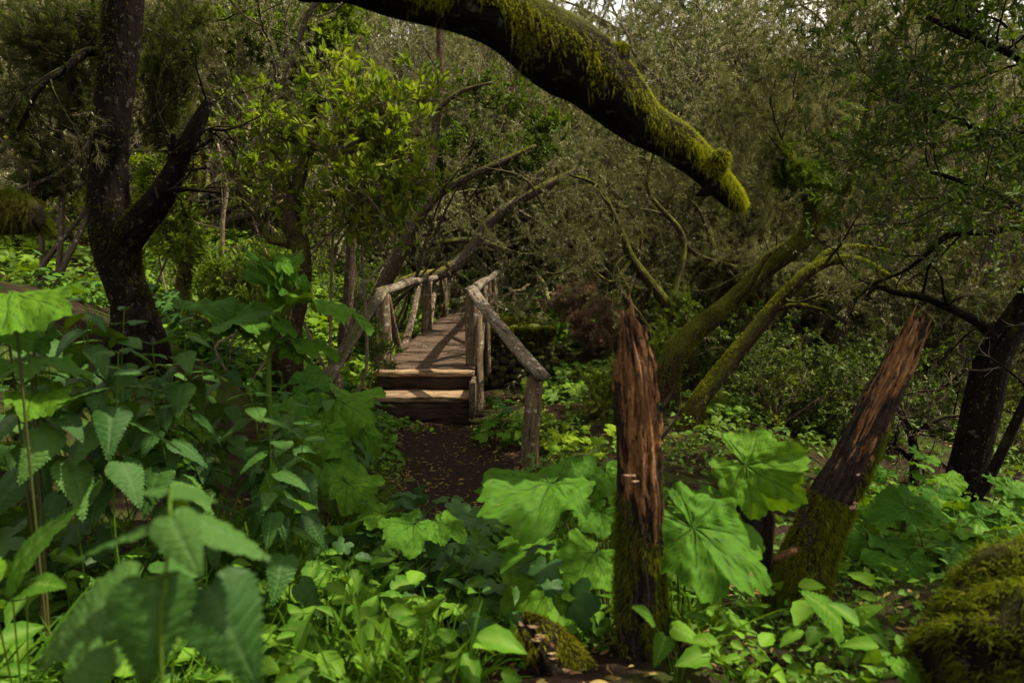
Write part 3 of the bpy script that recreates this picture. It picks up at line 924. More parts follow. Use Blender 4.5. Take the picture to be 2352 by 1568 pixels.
def moss_on(mb, tbs, rng, n, length=.05, width=.012, hang=.7, thr=-.1, lo=0., hi=1., patch=3.0, bias=None, segs=2):
    """moss fronds on the upper side of limbs, in patches"""
    areas = np.array([(t['R'].mean() * t['L'][-1]) for t in tbs]); areas = areas / areas.sum()
    ph = rng.uniform(0, 6.28, 6)
    for tb, a in zip(tbs, areas):
        m = int(n * a)
        if m < 3: continue
        def w(nn, s, p):
            pat = np.sin(p[:, 0] * patch + ph[0]) + np.sin(p[:, 1] * patch * 1.3 + ph[1]) + np.sin(p[:, 2] * patch * 1.7 + ph[2]) + .6 * np.sin(p[:, 0] * patch * 3.1 + p[:, 2] * patch * 2.7 + ph[3])
            q = nn[:, 2] - thr + .28 * pat
            if bias is not None: q = q + nn @ np.asarray(bias)
            return np.clip(q * 2.2, .01, 1)
        p, nn, tt = on_tube(tb, m, rng, w)
        D = nn * .8 + rng.normal(0, .45, p.shape) + [0, 0, .15]
        tin = np.clip(lo + (hi - lo) * (.35 + .3 * nn[:, 2] + .2 * np.sin(p[:, 0] * 9 + p[:, 2] * 7 + ph[4])) + rng.normal(0, .14, len(p)), 0, 1)
        blades(mb, p - nn * .004, D, rng.uniform(.5, 1.3, len(p)) * length, width * rng.uniform(.6, 1.3, len(p)), hang * rng.uniform(.4, 1.5, len(p)), segs, tin, rng)

# ---- prototypes of heath trees: trunk, needles, beard lichen share mesh data between all copies
def heath_proto(seed, height=6.0, stems=3, lean=.5, dens=1.0, lich=1.0, green=0.0, low=False):
    rng = np.random.default_rng(seed)
    limbs = []
    for s in range(stems):
        a = 2 * pi * (s + rng.uniform(-.3, .3)) / stems
        d = np.array([cos(a) * lean * rng.uniform(.5, 1.3), sin(a) * lean * rng.uniform(.5, 1.3), 1.0])
        grow(rng, np.array([cos(a) * .12, sin(a) * .12, -.35]), d, height * rng.uniform(.75, 1.0), rng.uniform(.07, .12), 0, limbs, .035, .21,
             (7, 6, 7), (.42, .45, .5), .95, .3, .12 if low else .22)
    tr = MB(); limbs_mesh(tr, [l for l in limbs if l[2] < 2], rng)
    tw = MB(); limbs_mesh(tw, [l for l in limbs if l[2] >= 2], rng)
    cr = MB(); pl = plumes(limbs, rng, .78)
    heath_foliage(cr, pl, rng, 64 * dens, 9, .05, .0065, (3,), 0, 1, .35, .1)
    heath_foliage(cr, pl, rng, 30 * dens, 9, .055, .0065, (2,), 0, 1, .35, .4)
    li = MB(); lichen(li, limbs, rng, 13 * lich, .032, (1, 2, 3), .011)
    return dict(trunk=tr.mesh("trunk", MAT['bark' if seed % 2 else 'barkgrey']), crown=cr.mesh("crown", MAT['heathgreen' if green else 'heath']),
                lichen=li.mesh("beard_lichen", MAT['lichen']), twigs=tw.mesh("twigs", MAT['twiggrey']))
PROTO = [heath_proto(1, 6.5, 3, .45), heath_proto(2, 7.0, 2, .6, 1.0, 1.6), heath_proto(3, 5.5, 4, .6, 1.1, .6), heath_proto(4, 6.0, 3, .35, .8, 2.2),
         heath_proto(7, 7.0, 3, 1.1, .8, 1.6), heath_proto(8, 6.5, 4, .95, .8, 1.2),
         heath_proto(5, 7.5, 2, .35, 1.1, .8), heath_proto(6, 5.0, 4, .75, 1.0, 1.2, 0, True)]

def plant_tree(proto, x, y, rz, sc, label, group=None, name="heath_tree", z=None, keys=("trunk", "twigs", "crown", "lichen"), tilt=(0, 0), cat="tree"):
    if z is None: z = float(H(np.array([x]), np.array([y]))[0])
    t = thing(name, (x, y, z), label, cat, group)
    t.rotation_euler = (tilt[0], tilt[1], rz); t.scale = (sc,) * 3
    for k in keys:
        if k in proto:
            o = bpy.data.objects.new({"lichen": "beard_lichen"}.get(k, k), proto[k]); link(o, t)
    return t

rt = np.random.default_rng(42)
FAR = "heath trees of the far wood"
cnt = 0
# things the photograph shows in the sun: no tree of the wood stands in their light
LIT = [P(*a) for a in [(900, 905, 8.7), (960, 905, 8.7), (1040, 905, 8.7), (960, 848, 9), (980, 800, 10), (1030, 760, 13), (780, 200, 7.2), (900, 240, 7.2), (660, 280, 7.4), (840, 430, 7),
       (1300, 1000, 6.3), (1380, 990, 6.2), (90, 680, 1.9), (1600, 765, 8), (1720, 650, 8), (1840, 560, 8), (1940, 450, 8), (1240, 760, 14), (560, 560, 12), (740, 750, 10.5), (1400, 860, 8.3), (1190, 465, 15), (1300, 30, 2.4), (1420, 130, 2.4), (1540, 280, 2.5), (1640, 390, 2.55), (1150, -40, 2.35), (700, 600, 9), (1200, 640, 20), (1150, 540, 16), (1300, 500, 16), (1000, 560, 14), (1450, 480, 17), (620, 480, 9), (1300, 860, 11), (1600, 560, 13), (1270, 1040, 6.9), (1340, 1040, 6.5), (1400, 1060, 6.2), (1250, 985, 7.3), (1230, 950, 8.3)]]
NARROW = [P(*a) for a in [(1220, 835, 7.0), (1190, 800, 7.3), (1235, 860, 6.8), (1140, 740, 8.1), (880, 665, 9.2), (1090, 680, 9.2), (1160, 760, 7.8), (1120, 715, 8.5)]]      # the handrails: thin shafts only
def in_light(x, y, z0, rad=1.5, lo=1.5, hi=6.0):
    for T in LIT + NARROW:
        for h in np.linspace(lo, hi, 8):
            t = (z0 + h - T[2]) / SUN_DIR[2]
            if t < .8: continue
            q = T + SUN_DIR * t
            if math.hypot(q[0] - x, q[1] - y) < rad: return True
    return False
def shaft_free(p, rad=.32):
    """mask of points outside the sun shafts cut through the added crowns"""
    ok = np.ones(len(p), bool)
    for T, rr in [(q, rad) for q in LIT] + [(q, rad * .4) for q in NARROW]:
        d = p - T; t = d @ SUN_DIR
        r = np.linalg.norm(d - t[:, None] * SUN_DIR, axis=1)
        ok &= ~((r < rr) & (t > .3))
    return ok
def clear_of_view(x, y):
    """keep the bridge, the path beyond it and the gully in front open"""
    px = 1176 + x / y * F
    if y < 20.5 and 640 < px < 1500: return False
    if y < 25 and path_dist(x, y) < 1.2: return False
    return True
for row, (y0, n_, lo, hi) in enumerate([(12.5, 11, -13, 13), (16, 14, -16, 17), (20, 18, -17, 19), (24, 19, -20, 22), (28, 20, -24, 27), (33, 20, -28, 32), (40, 20, -32, 38), (48, 16, -10, 44), (56, 12, 0, 40)]):
    for k in range(n_):
        x = lo + (hi - lo) * (k + rt.uniform(.05, .95)) / n_
        y = y0 + rt.uniform(-1.7, 1.7)
        if not clear_of_view(x, y): continue
        if in_light(x, y, float(H0(np.array([x]), np.array([y]))[0])): continue
        pr = PROTO[int(rt.integers(0, len(PROTO)))]
        plant_tree(pr, x, y, rt.uniform(0, 6.28), rt.uniform(.85, 1.25) * (1.75 if y > 42 else 1.4 if y > 30 else 1.3 if y > 22 else 1.1) * (1.2 if x > 3 else 1), "twisted olive-brown heath tree with many thin stems in the dense wood behind the bridge", FAR)
        cnt += 1

for k, (px, y, sc) in enumerate([(1250, 27, 1.6), (1340, 22, 1.45), (1450, 18.5, 1.35), (1540, 21, 1.6), (1640, 17.5, 1.4), (1750, 19, 1.5), (1860, 16.5, 1.35), (1980, 18, 1.5), (2110, 16, 1.4), (2250, 17.5, 1.5), (700, 20, 1.4), (560, 17.5, 1.3), (430, 16, 1.3), (250, 15, 1.3), (1120, 30, 1.7), (960, 26, 1.6)]):
    x = (px - 1176) / F * y
    plant_tree(PROTO[(k * 3 + 1) % len(PROTO)], x, y, k * 1.9, sc, "twisted olive-brown heath tree with many thin stems in the dense wood behind the bridge", FAR)

for k, (px, y) in enumerate([(1270, 31), (1340, 26), (1420, 30), (1500, 25), (1580, 29), (1660, 24), (1750, 28), (1850, 25), (1960, 28), (2080, 24), (2220, 26), (560, 24), (1180, 36), (900, 30)]):
    x = (px - 1176) / F * y
    plant_tree(PROTO[(k * 5 + 2) % len(PROTO)], x, y, k * 2.3, 2.35 if k < 11 else 1.6, "twisted olive-brown heath tree with many thin stems in the dense wood behind the bridge", FAR)
# ------------------------------------------------------------------ the individual trees
def px_limb(spec, n=30):
    """limb given as (px, py, distance, width in photo px)"""
    rows = np.array([list(P(a, b_, d)) + [w * .5 * d / F] for a, b_, d, w in spec])
    r = resample(rows, n)
    r[:, 3] = np.maximum(r[:, 3], .002)
    return r[:, :3], r[:, 3]

def side_branches(rng, limbs, n, L, r=.5, t0=.3, kids=(4, 3), ratio=(.45, .5), up=.05, wig=.22, spread=.9, lvl=1, pref=None):
    """branches grown off existing limbs"""
    out = []
    for pts, rad in limbs:
        m = n if isinstance(n, int) else max(1, int(round(n * np.linalg.norm(np.diff(pts, axis=0), axis=1).sum())))
        for q in range(m):
            k = int(len(pts) * (t0 + (1 - t0) * (q + rng.uniform(0, 1)) / m)); k = min(max(k, 1), len(pts) - 2)
            tdir = unit(pts[k + 1] - pts[k - 1])
            s = unit(np.cross(tdir, rng.normal(0, 1, 3)))
            d = unit(tdir * rng.uniform(.2, .9) + s * spread)
            if pref is not None: d = unit(d + np.asarray(pref) * rng.uniform(.3, 1))
            grow(rng, pts[k], d, L * rng.uniform(.6, 1.3), max(.005, min(rad[k] * r, .05) * rng.uniform(.5, 1)), 0, out, up, wig, kids, ratio, .9, .35, .2)
    return [(p, rr, l + lvl) for p, rr, l in out]

def custom_tree(name, specs, label, mat, seed, side=None, foliage=None, mossn=0, moss=None, sides=16, rough=.10, n=36, cat="tree", lich=0, group=None, extra=None, ridge=.02, mossmat='moss', leafy=None, bare=None, thick=.84):
    rng = np.random.default_rng(seed)
    limbs = [px_limb([(a, b_, d, w * thick) for a, b_, d, w in s], n) for s in specs]
    if extra: limbs += extra
    if cat == "tree" and not extra:      # let the foot of the trunk stand in the ground
        p0, r0 = limbs[0]; g_ = float(H(p0[:1, 0], p0[:1, 1])[0]) - .15
        if p0[0][2] > g_:
            limbs[0] = (np.vstack([[p0[0][0], p0[0][1], g_], p0]), np.r_[r0[0] * 1.12, r0])
    root = limbs[0][0][0]
    t = thing(name, root, label, cat, group)
    mb = MB(); tbs = []
    for p, r in limbs:
        tbs.append(tube(mb, p, r, sides if r.max() > .05 else 8, rough, rng, 5, True, ridge))
    br = []
    if side:
        br = side_branches(rng, limbs if leafy is None else [limbs[q] for q in leafy], **side)
        limbs_mesh(mb, [l for l in br if l[2] < 2], rng)
        tw_ = MB(); limbs_mesh(tw_, [l for l in br if l[2] >= 2], rng)
        if tw_.n: tw_.obj("twigs", MAT['twiggrey'], t)
    if bare: limbs_mesh(mb, side_branches(rng, [limbs[q] for q in bare], 5, .7, .5, .2, (4, 3), (.5, .5), .0, .25), rng)
    mb.obj("trunk", MAT[mat], t)
    if foliage:
        cr = MB(); foliage(cr, br, rng)
        if cr.n: cr.obj("crown", MAT[foliage.mat], t)
    if mossn:
        ms = MB(); moss_on(ms, tbs, rng, mossn, **(moss or {}))
        ms.obj("moss", MAT[mossmat], t)
    if lich:
        li = MB(); lichen(li, [(p, r, 1) for p, r in limbs] + br, rng, lich * .8, .025, (1, 2, 3), .007)
        li.obj("beard_lichen", MAT['lichen'], t)
    return t, limbs, br

def fol(fn, mat, **kw):
    def f(cr, br, rng): fn(cr, br, rng, **kw)
    f.mat = mat
    return f
heathf = lambda **k: fol(heath_foliage, k.pop('mat', 'heath'), **k)
def leaff(mat='laurel', **k): return fol(whorls, mat, **k)

# dark forked trunk close by on the left
custom_tree("forked_tree", [
    [(318, 800, 5.0, 160), (312, 740, 5.0, 120), (300, 690, 5.0, 102), (276, 620, 5.0, 108), (260, 540, 5.0, 126), (248, 440, 5.0, 104), (256, 300, 5.0, 94), (272, 150, 5.0, 92), (285, -20, 5.0, 92), (300, -300, 5.0, 85), (330, -560, 5.1, 60)],
    [(268, 580, 5.0, 90), (315, 520, 4.95, 84), (362, 465, 4.9, 74), (398, 400, 4.85, 58), (430, 330, 4.8, 44), (458, 275, 4.8, 36), (482, 225, 4.8, 18)],
    [(275, -40, 5.0, 60), (160, -160, 4.6, 52), (60, -260, 4.3, 40), (-100, -330, 4.0, 25)],
    [(262, 130, 5.0, 30), (200, 120, 4.9, 22), (150, 160, 4.8, 17), (95, 200, 4.7, 12), (40, 300, 4.7, 8)],
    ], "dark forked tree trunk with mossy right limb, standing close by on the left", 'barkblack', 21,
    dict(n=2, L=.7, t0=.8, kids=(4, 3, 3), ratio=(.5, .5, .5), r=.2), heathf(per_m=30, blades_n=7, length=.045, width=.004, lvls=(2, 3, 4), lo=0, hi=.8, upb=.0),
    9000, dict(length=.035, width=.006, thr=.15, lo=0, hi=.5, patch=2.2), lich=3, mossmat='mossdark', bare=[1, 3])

# short mossy branch end at the left edge
custom_tree("mossy_branch", [[(-330, 470, 1.95, 150), (-150, 480, 1.95, 140), (-20, 490, 1.95, 115), (50, 495, 1.95, 100), (84, 488, 1.95, 70)]],
    "blurred mossy branch end poking in at the left edge", 'barkblack', 22, None, None, 9000, dict(length=.045, width=.004, thr=-.5, lo=0, hi=.35, hang=1.0, patch=8), cat="branch", mossmat='mossdark')

# the great mossy limb arching over the top, grown from a trunk outside the picture
_base = np.array([-3.3, 1.5, -1.0])
arch_pts = np.array([[-3.3, 1.5, -1.0, .26], [-3.25, 1.55, .2, .24], [-3.0, 1.7, 1.3, .22], [-2.4, 1.9, 2.0, .20]])
arch_px = np.array([list(P(a, b_, d)) + [w * .5 * d / F] for a, b_, d, w in
    [(560, -175, 2.2, 230), (760, -105, 2.25, 205), (920, -52, 2.3, 182), (1080, 10, 2.35, 168), (1225, 92, 2.4, 182), (1340, 152, 2.45, 190), (1400, 205, 2.45, 172), (1470, 268, 2.5, 134), (1540, 308, 2.5, 112), (1590, 362, 2.55, 92), (1640, 418, 2.55, 80), (1680, 455, 2.58, 66), (1702, 478, 2.6, 44)]])
arch_px[:, 3] *= .82
arch = resample(np.vstack([arch_pts, arch_px]), 140)
arch[:, 2] += .012 * np.sin(np.arange(140) * .33) + .008 * np.sin(np.arange(140) * .71)
arch[:, 3] *= 1 + .05 * np.sin(np.arange(140) * .47 + 1) + .03 * np.sin(np.arange(140) * 1.1)
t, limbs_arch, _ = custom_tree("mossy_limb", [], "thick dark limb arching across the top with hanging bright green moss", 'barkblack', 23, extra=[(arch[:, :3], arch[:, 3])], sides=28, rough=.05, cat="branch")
rng = np.random.default_rng(230)
mb = MB()
tb = tube(MB(), arch[76:, :3], arch[76:, 3], 28, 0)
knob_pts, knob_r = px_limb([(1405, 190, 2.42, 60), (1425, 125, 2.4, 44), (1438, 105, 2.4, 26)], 8)
kb = MB(); tbk = tube(kb, knob_pts, knob_r, 12, .05, rng)
knob_pts2, knob_r2 = px_limb([(1630, 400, 2.5, 56), (1655, 365, 2.48, 46), (1664, 350, 2.48, 30)], 8)
kb.obj("knot", MAT['barkblack'], t); kb = MB()
tbk2 = tube(kb, knob_pts2, knob_r2, 12, .05, rng)
knob_pts3, knob_r3 = px_limb([(1645, 425, 2.52, 44), (1615, 442, 2.52, 22), (1598, 450, 2.52, 6)], 8)
kb.obj("knot", MAT['barkblack'], t); kb = MB()
tube(kb, knob_pts3, knob_r3, 10, .05, rng)
kb.obj("knot", MAT['barkblack'], t)
# moss cushion: dense short fronds on the crest, long strands hanging over the near side
cam_side = np.array([0.0, -.75, .62])
def crest(tb, n, thr, length, width, hang, lo, hi, segs, seed, soft=3.0):
    r_ = np.random.default_rng(seed)
    def w(nn, s, p):
        pat = .22 * np.sin(p[:, 0] * 9 + 2 * np.sin(p[:, 0] * 5)) + .16 * np.sin(p[:, 0] * 23 + 1) + .10 * np.sin(p[:, 0] * 51)
        start = np.clip((s - .02) * 9, 0, 1)          # bare bark nearer the trunk
        return np.clip((nn[:, 2] + .25 * s + pat - thr) * soft, 0, 1) * start
    p, nn, tt = on_tube(tb, n, r_, w)
    D = nn * .7 + r_.normal(0, .75, p.shape) + [0, 0, .05]
    band = .5 + .5 * np.sin(p[:, 0] * 31 + 3 * np.sin(p[:, 1] * 17)) * np.sin(p[:, 0] * 13 + 1)
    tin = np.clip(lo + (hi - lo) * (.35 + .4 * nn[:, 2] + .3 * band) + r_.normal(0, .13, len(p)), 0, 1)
    blades(mb, p - nn * .004, D, length * r_.uniform(.4, 1.35, len(p)), width * r_.uniform(.6, 1.3, len(p)), hang * r_.uniform(.4, 1.5, len(p)), segs, tin, r_)
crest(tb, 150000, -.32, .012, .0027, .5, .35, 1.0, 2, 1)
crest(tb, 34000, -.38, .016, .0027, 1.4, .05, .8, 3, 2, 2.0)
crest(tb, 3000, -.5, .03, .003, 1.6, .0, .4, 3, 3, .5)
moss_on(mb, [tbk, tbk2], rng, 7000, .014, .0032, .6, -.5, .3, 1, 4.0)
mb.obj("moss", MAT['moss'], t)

# unseen crown added to the limb to shade the left front from above
rng = np.random.default_rng(231)
cl = []
for q in range(15):
    tgt = np.array([rng.uniform(-4.2, .2), rng.uniform(-2.4, 3.0), rng.uniform(2.0, 3.4)])
    tgt[2] = max(tgt[2], .42 * tgt[1] + 1.3)
    s_ = np.array([-3.1, 1.6, rng.uniform(1.3, 2.2)]); m_ = (s_ + tgt) / 2 + [0, 0, .3]
    L_ = resample(np.array([s_, m_, tgt]), 14); cl.append((L_, np.linspace(.05, .012, 14), 0))
    for k in range(9):
        i_ = int(rng.integers(5, 13))
        grow(rng, L_[i_], unit(L_[i_] - L_[i_ - 1]) * .6 + rng.normal(0, .6, 3) * [1, 1, .5], rng.uniform(.5, 1.1), .012, 1, cl, .0, .2, (0, 5, 4), (.5, .5, .5), .9, .35, .2)
cl = [(p, r, l) for p, r, l in cl if l == 0 or (np.all(p[:, 2] > .40 * p[:, 1] + .5) and shaft_free(p, .30).all())]  # gaps cut along the sun's line to keep chosen spots lit
bm_ = MB(); limbs_mesh(bm_, cl, rng); bm_.obj("branches", MAT['barkblack'], t)
cm_ = MB(); whorls(cm_, cl, rng, LAUREL, 7, .12, 5, (2, 3), 0, .6); cm_.obj("crown", MAT['laureldark'], t)  # extra overhead foliage, there only for its shade
# leaning mossy tree right of the bridge with two upper limbs
custom_tree("leaning_tree", [
    [(1528, 985, 8.2, 120), (1530, 900, 8.1, 98), (1538, 840, 8.0, 86), (1580, 775, 8.0, 80), (1670, 702, 8.0, 72), (1750, 626, 8.0, 66), (1830, 565, 8.0, 68), (1872, 510, 8.0, 62), (1860, 455, 8.0, 48), (1832, 400, 8.0, 42), (1800, 340, 8.05, 36), (1788, 322, 8.05, 20)],
    [(1855, 545, 8.0, 52), (1905, 500, 8.0, 44), (1940, 450, 8.0, 36), (1962, 380, 8.0, 30), (1990, 280, 8.05, 25), (2015, 160, 8.1, 19), (2070, 70, 8.1, 15), (2110, -40, 8.2, 10)],
    [(1690, 690, 7.9, 30), (1725, 655, 7.7, 22), (1760, 590, 7.6, 18), (1800, 560, 7.6, 12)],
    ], "leaning mossy tree to the right of the bridge, its trunk forking into two limbs", 'barkmoss', 24, thick=.64, side=
    dict(n=4, L=1.4, t0=.72, kids=(6, 5, 3), ratio=(.45, .5, .5), r=.35, up=.06), foliage=heathf(per_m=34, blades_n=8, length=.05, width=.005, lvls=(2, 3, 4), lo=.1, hi=.9, upb=.3),
    mossn=42000, moss=dict(length=.022, width=.006, thr=-.35, lo=.0, hi=.75, hang=.6, patch=1.8), lich=7)
custom_tree("leaning_tree", [
    [(1590, 985, 7.4, 70), (1600, 930, 7.4, 54), (1650, 860, 7.4, 46), (1720, 778, 7.4, 41), (1790, 692, 7.4, 37), (1850, 630, 7.4, 32), (1905, 600, 7.4, 27), (1960, 595, 7.35, 21), (2010, 615, 7.3, 15), (2060, 650, 7.3, 10), (2100, 690, 7.3, 6)],
    [(1868, 618, 7.4, 22), (1900, 580, 7.5, 17), (1960, 565, 7.6, 12), (2040, 575, 7.7, 8)],
    [(1770, 715, 7.4, 18), (1830, 700, 7.3, 12), (1900, 715, 7.3, 8)],
    ], "thinner leaning mossy trunk beside the forked leaning tree, arching over to the right", 'barkmoss', 25,
    dict(n=4, L=.9, t0=.5, kids=(4, 3), ratio=(.5, .5), r=.4), heathf(per_m=24, blades_n=7, length=.045, width=.005, lvls=(2, 3), lo=0, hi=.6, upb=.1),
    12000, dict(length=.03, width=.007, thr=-.1, lo=0, hi=.75, patch=2.0), lich=6)

# trunks in the middle distance behind the bridge
custom_tree("lichen_tree", [
    [(800, 790, 11, 46), (858, 695, 11, 42), (910, 600, 11, 38), (955, 510, 11, 33), (1000, 452, 11, 28), (1060, 415, 11, 21), (1150, 372, 11, 14), (1230, 335, 11.2, 8)],
    [(958, 505, 11, 26), (985, 420, 11.2, 24), (1000, 300, 11.3, 22), (1012, 190, 11.4, 20), (1010, 70, 11.5, 17), (1020, -80, 11.6, 12)],
    [(985, 430, 11.2, 18), (930, 330, 11, 15), (900, 250, 11, 12), (930, 160, 11, 8)],
    [(1005, 250, 11.3, 14), (1060, 210, 11.3, 11), (1130, 190, 11.3, 7)],
    ], "dark curved trunk rising behind the left handrail and bending right", 'bark', 26,
    dict(n=4, L=1.2, t0=.45, kids=(5, 4, 3), ratio=(.5, .5, .5), r=.35), heathf(per_m=10, blades_n=7, length=.05, width=.006, lvls=(2, 3, 4), lo=0, hi=.9, upb=.2),
    1500, dict(length=.04, width=.012, thr=.3, lo=0, hi=.6), lich=9)
custom_tree("lichen_tree", [
    [(820, 740, 15, 30), (930, 650, 15, 26), (1020, 625, 15, 24), (1075, 585, 15, 24), (1120, 515, 15, 22), (1190, 462, 15, 20), (1285, 412, 15, 15), (1340, 385, 15, 9)],
    [(1180, 468, 15, 13), (1240, 400, 15, 10), (1290, 350, 15.2, 7)],
    ], "slanting lichen-crusted trunk leaning right beyond the bridge", 'barkgrey', 27, thick=1.15, side=dict(n=4, L=1.3, t0=.45, kids=(5, 4, 3), ratio=(.5, .5, .5), r=.4), foliage=heathf(per_m=10, blades_n=7, length=.06, width=.007, lvls=(2, 3, 4), lo=.1, hi=1, upb=.2), mossn=1500, moss=dict(length=.04, width=.014, thr=.2, lo=.3, hi=1), lich=14)
custom_tree("lichen_tree", [
    [(985, 560, 17, 16), (1090, 552, 17, 14), (1150, 570, 17, 13), (1210, 585, 17, 10), (1290, 570, 17, 6)]],
    "dead reddish branch lying almost level above the bridge's far end", 'bark', 28,
    dict(n=9, L=.9, t0=.2, kids=(4, 3), ratio=(.5, .5), r=.5, up=-.03), None, lich=5, cat="branch")
custom_tree("heath_tree", [
    [(1275, 690, 19, 26), (1320, 655, 19, 22), (1380, 620, 19, 20), (1450, 600, 19, 18), (1495, 560, 19, 17), (1510, 500, 19, 13), (1545, 440, 19, 9)],
    [(1440, 604, 19, 12), (1530, 590, 19, 10), (1610, 570, 19, 7)]],
    "low mossy branch snaking up behind the far earth path", 'barkmoss', 29,
    dict(n=6, L=1.4, t0=.35, kids=(5, 4, 3), ratio=(.5, .5, .5), r=.4), heathf(per_m=26, blades_n=7, length=.065, width=.008, lvls=(2, 3, 4), lo=.1, hi=1, upb=.2), 800, dict(length=.05, width=.018, thr=.0), lich=10)
custom_tree("mossy_tree", [
    [(655, 800, 7.2, 90), (668, 745, 7.2, 66), (690, 650, 7.2, 54), (686, 560, 7.2, 56), (670, 500, 7.2, 44), (690, 400, 7.3, 34), (720, 300, 7.4, 26), (725, 160, 7.5, 18)],
    [(676, 560, 7.2, 26), (620, 550, 7.1, 17), (600, 510, 7.1, 14), (560, 470, 7.1, 13), (530, 480, 7.1, 8)],
    ], "dark upright trunk with a mossy elbow, behind the tall curled-leaf plant", 'barkmoss', 30,
    dict(n=4, L=1.0, t0=.5, kids=(4, 3), ratio=(.5, .5), r=.35), None, 3500, dict(length=.03, width=.010, thr=.0, lo=0, hi=.5), mossmat='mossdark')
custom_tree("thin_tree", [[(435, 770, 7.8, 60), (420, 680, 7.8, 44), (428, 600, 7.8, 38), (420, 520, 7.9, 32), (450, 400, 8, 26), (440, 250, 8, 18), (470, 80, 8.1, 10)]],
    "thin mossy trunk just right of the dark forked tree", 'barkmoss', 31, dict(n=4, L=1.0, t0=.4, kids=(4, 3, 2), ratio=(.5, .5, .5), r=.35),
    heathf(per_m=30, blades_n=7, length=.045, width=.005, lvls=(2, 3), lo=0, hi=.9), 3000, dict(length=.03, width=.009, thr=-.1, lo=0, hi=.5), lich=6)
custom_tree("thin_tree", [[(790, 770, 9.5, 36), (800, 690, 9.5, 30), (805, 600, 9.5, 28), (812, 520, 9.5, 24), (850, 400, 9.6, 16)]],
    "slim dark trunk between the left handrail and the green laurel shrub", 'bark', 32, dict(n=3, L=.8, t0=.4, kids=(4, 3), ratio=(.5, .5), r=.35), None, 900, dict(length=.03, width=.01, thr=.1, lo=0, hi=.5), lich=6)
custom_tree("thin_tree", [[(460, 660, 9.0, 13), (505, 600, 9.0, 13), (512, 500, 9, 12), (520, 430, 9, 10), (500, 330, 9, 6)]],
    "slender pale stem lit by the sun on the green left bank", 'twig', 33, dict(n=6, L=.6, t0=.3, kids=(3, 2), ratio=(.5, .5), r=.4), None)

# right edge: dark evergreen with its own trunk and long bare branches
_ev, _, _ = custom_tree("evergreen_tree", [
    [(2212, 1190, 6.0, 150), (2218, 1130, 6.0, 118), (2232, 1040, 6.0, 98), (2258, 920, 6.0, 92), (2285, 820, 6.0, 84), (2330, 740, 6.0, 76), (2390, 640, 6.0, 70), (2440, 480, 6.0, 60), (2470, 250, 6.0, 52), (2440, -40, 6.0, 45), (2380, -330, 6, 30)],
    [(2292, 800, 6.0, 40), (2262, 752, 6.0, 30), (2200, 715, 6.0, 25), (2120, 682, 6.0, 21), (2060, 672, 6.0, 17), (2010, 660, 6.0, 13), (1990, 690, 5.95, 8)],
    [(2400, 590, 6.0, 34), (2352, 522, 6.0, 24), (2270, 532, 6.0, 21), (2180, 540, 6.0, 18), (2120, 590, 6.0, 15), (2080, 620, 6, 12), (2010, 650, 6, 10), (1960, 690, 6.0, 7)],
    [(2430, 430, 6.0, 40), (2330, 330, 5.9, 26), (2230, 290, 5.8, 20), (2130, 250, 5.8, 14), (2050, 230, 5.8, 9)],
    [(2460, 200, 6.0, 40), (2340, 130, 5.7, 26), (2220, 80, 5.5, 18), (2130, 40, 5.4, 12)],
    [(2420, 560, 6.0, 30), (2330, 470, 5.6, 20), (2220, 420, 5.5, 15), (2120, 390, 5.5, 10)],
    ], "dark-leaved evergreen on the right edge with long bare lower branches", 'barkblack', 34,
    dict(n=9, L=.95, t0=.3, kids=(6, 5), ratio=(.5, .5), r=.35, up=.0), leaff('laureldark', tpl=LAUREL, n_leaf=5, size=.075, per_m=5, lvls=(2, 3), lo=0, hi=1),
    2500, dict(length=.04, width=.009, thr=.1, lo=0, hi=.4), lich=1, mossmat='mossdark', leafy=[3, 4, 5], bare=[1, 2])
EVERGREEN = _ev
rng = np.random.default_rng(341)
cl = []
o_ = P(2385, -330, 6)
for q in range(48):          # unseen high crown added to keep the sun off the front of the scene
    tgt = np.array([rng.uniform(.2, 5.5), rng.uniform(1.2, 7.0), 0]); tgt[2] = max(3.3, .40 * tgt[1] + 1.6) + rng.uniform(.2, 1.4)
    if q > 35: tgt = np.array([rng.uniform(2.0, 3.7), rng.uniform(5.8, 7.8), rng.uniform(3.7, 4.6)])
    elif q > 15: tgt = np.array([rng.uniform(.6, 4.2), rng.uniform(6.8, 9.2), rng.uniform(4.3, 5.4)])
    s_ = np.array([o_[0] + rng.uniform(-.1, .1), o_[1] + rng.uniform(-.1, .1), rng.uniform(3.4, 4.6)])
    m_ = (s_ + tgt) / 2 + rng.normal(0, .3, 3); m_[2] = max(m_[2], .42 * m_[1] + 1.2)
    L_ = resample(np.array([s_, m_, tgt]), 16); cl.append((L_, np.linspace(.05, .012, 16), 0))
    for k in range(12):
        i_ = int(rng.integers(4, 15))
        grow(rng, L_[i_], unit(L_[i_] - L_[i_ - 1]) * .6 + rng.normal(0, .6, 3) * [1, 1, .5], rng.uniform(.6, 1.3), .012, 1, cl, .0, .2, (0, 5, 4), (.5, .5, .5), .9, .35, .2)
cl = [(p, r, l) for p, r, l in cl if np.all(p[:, 2] > .39 * p[:, 1] + .5)]
bm_ = MB(); tube(bm_, resample(np.array([P(2375, -345, 6), o_ + [0, 0, .7], [o_[0] - .1, o_[1], 4.6]]), 8), np.linspace(.07, .05, 8), 8, .05, rng)
limbs_mesh(bm_, [c for c in cl if shaft_free(c[0], .12).all()], rng); bm_.obj("branches", MAT['barkblack'], EVERGREEN)  # limbs of the added overhead crown
cm_ = MB()
keep_ = [c for c in cl if shaft_free(c[0], .30).all()]  # leafy shoots left out where sunlight should come through
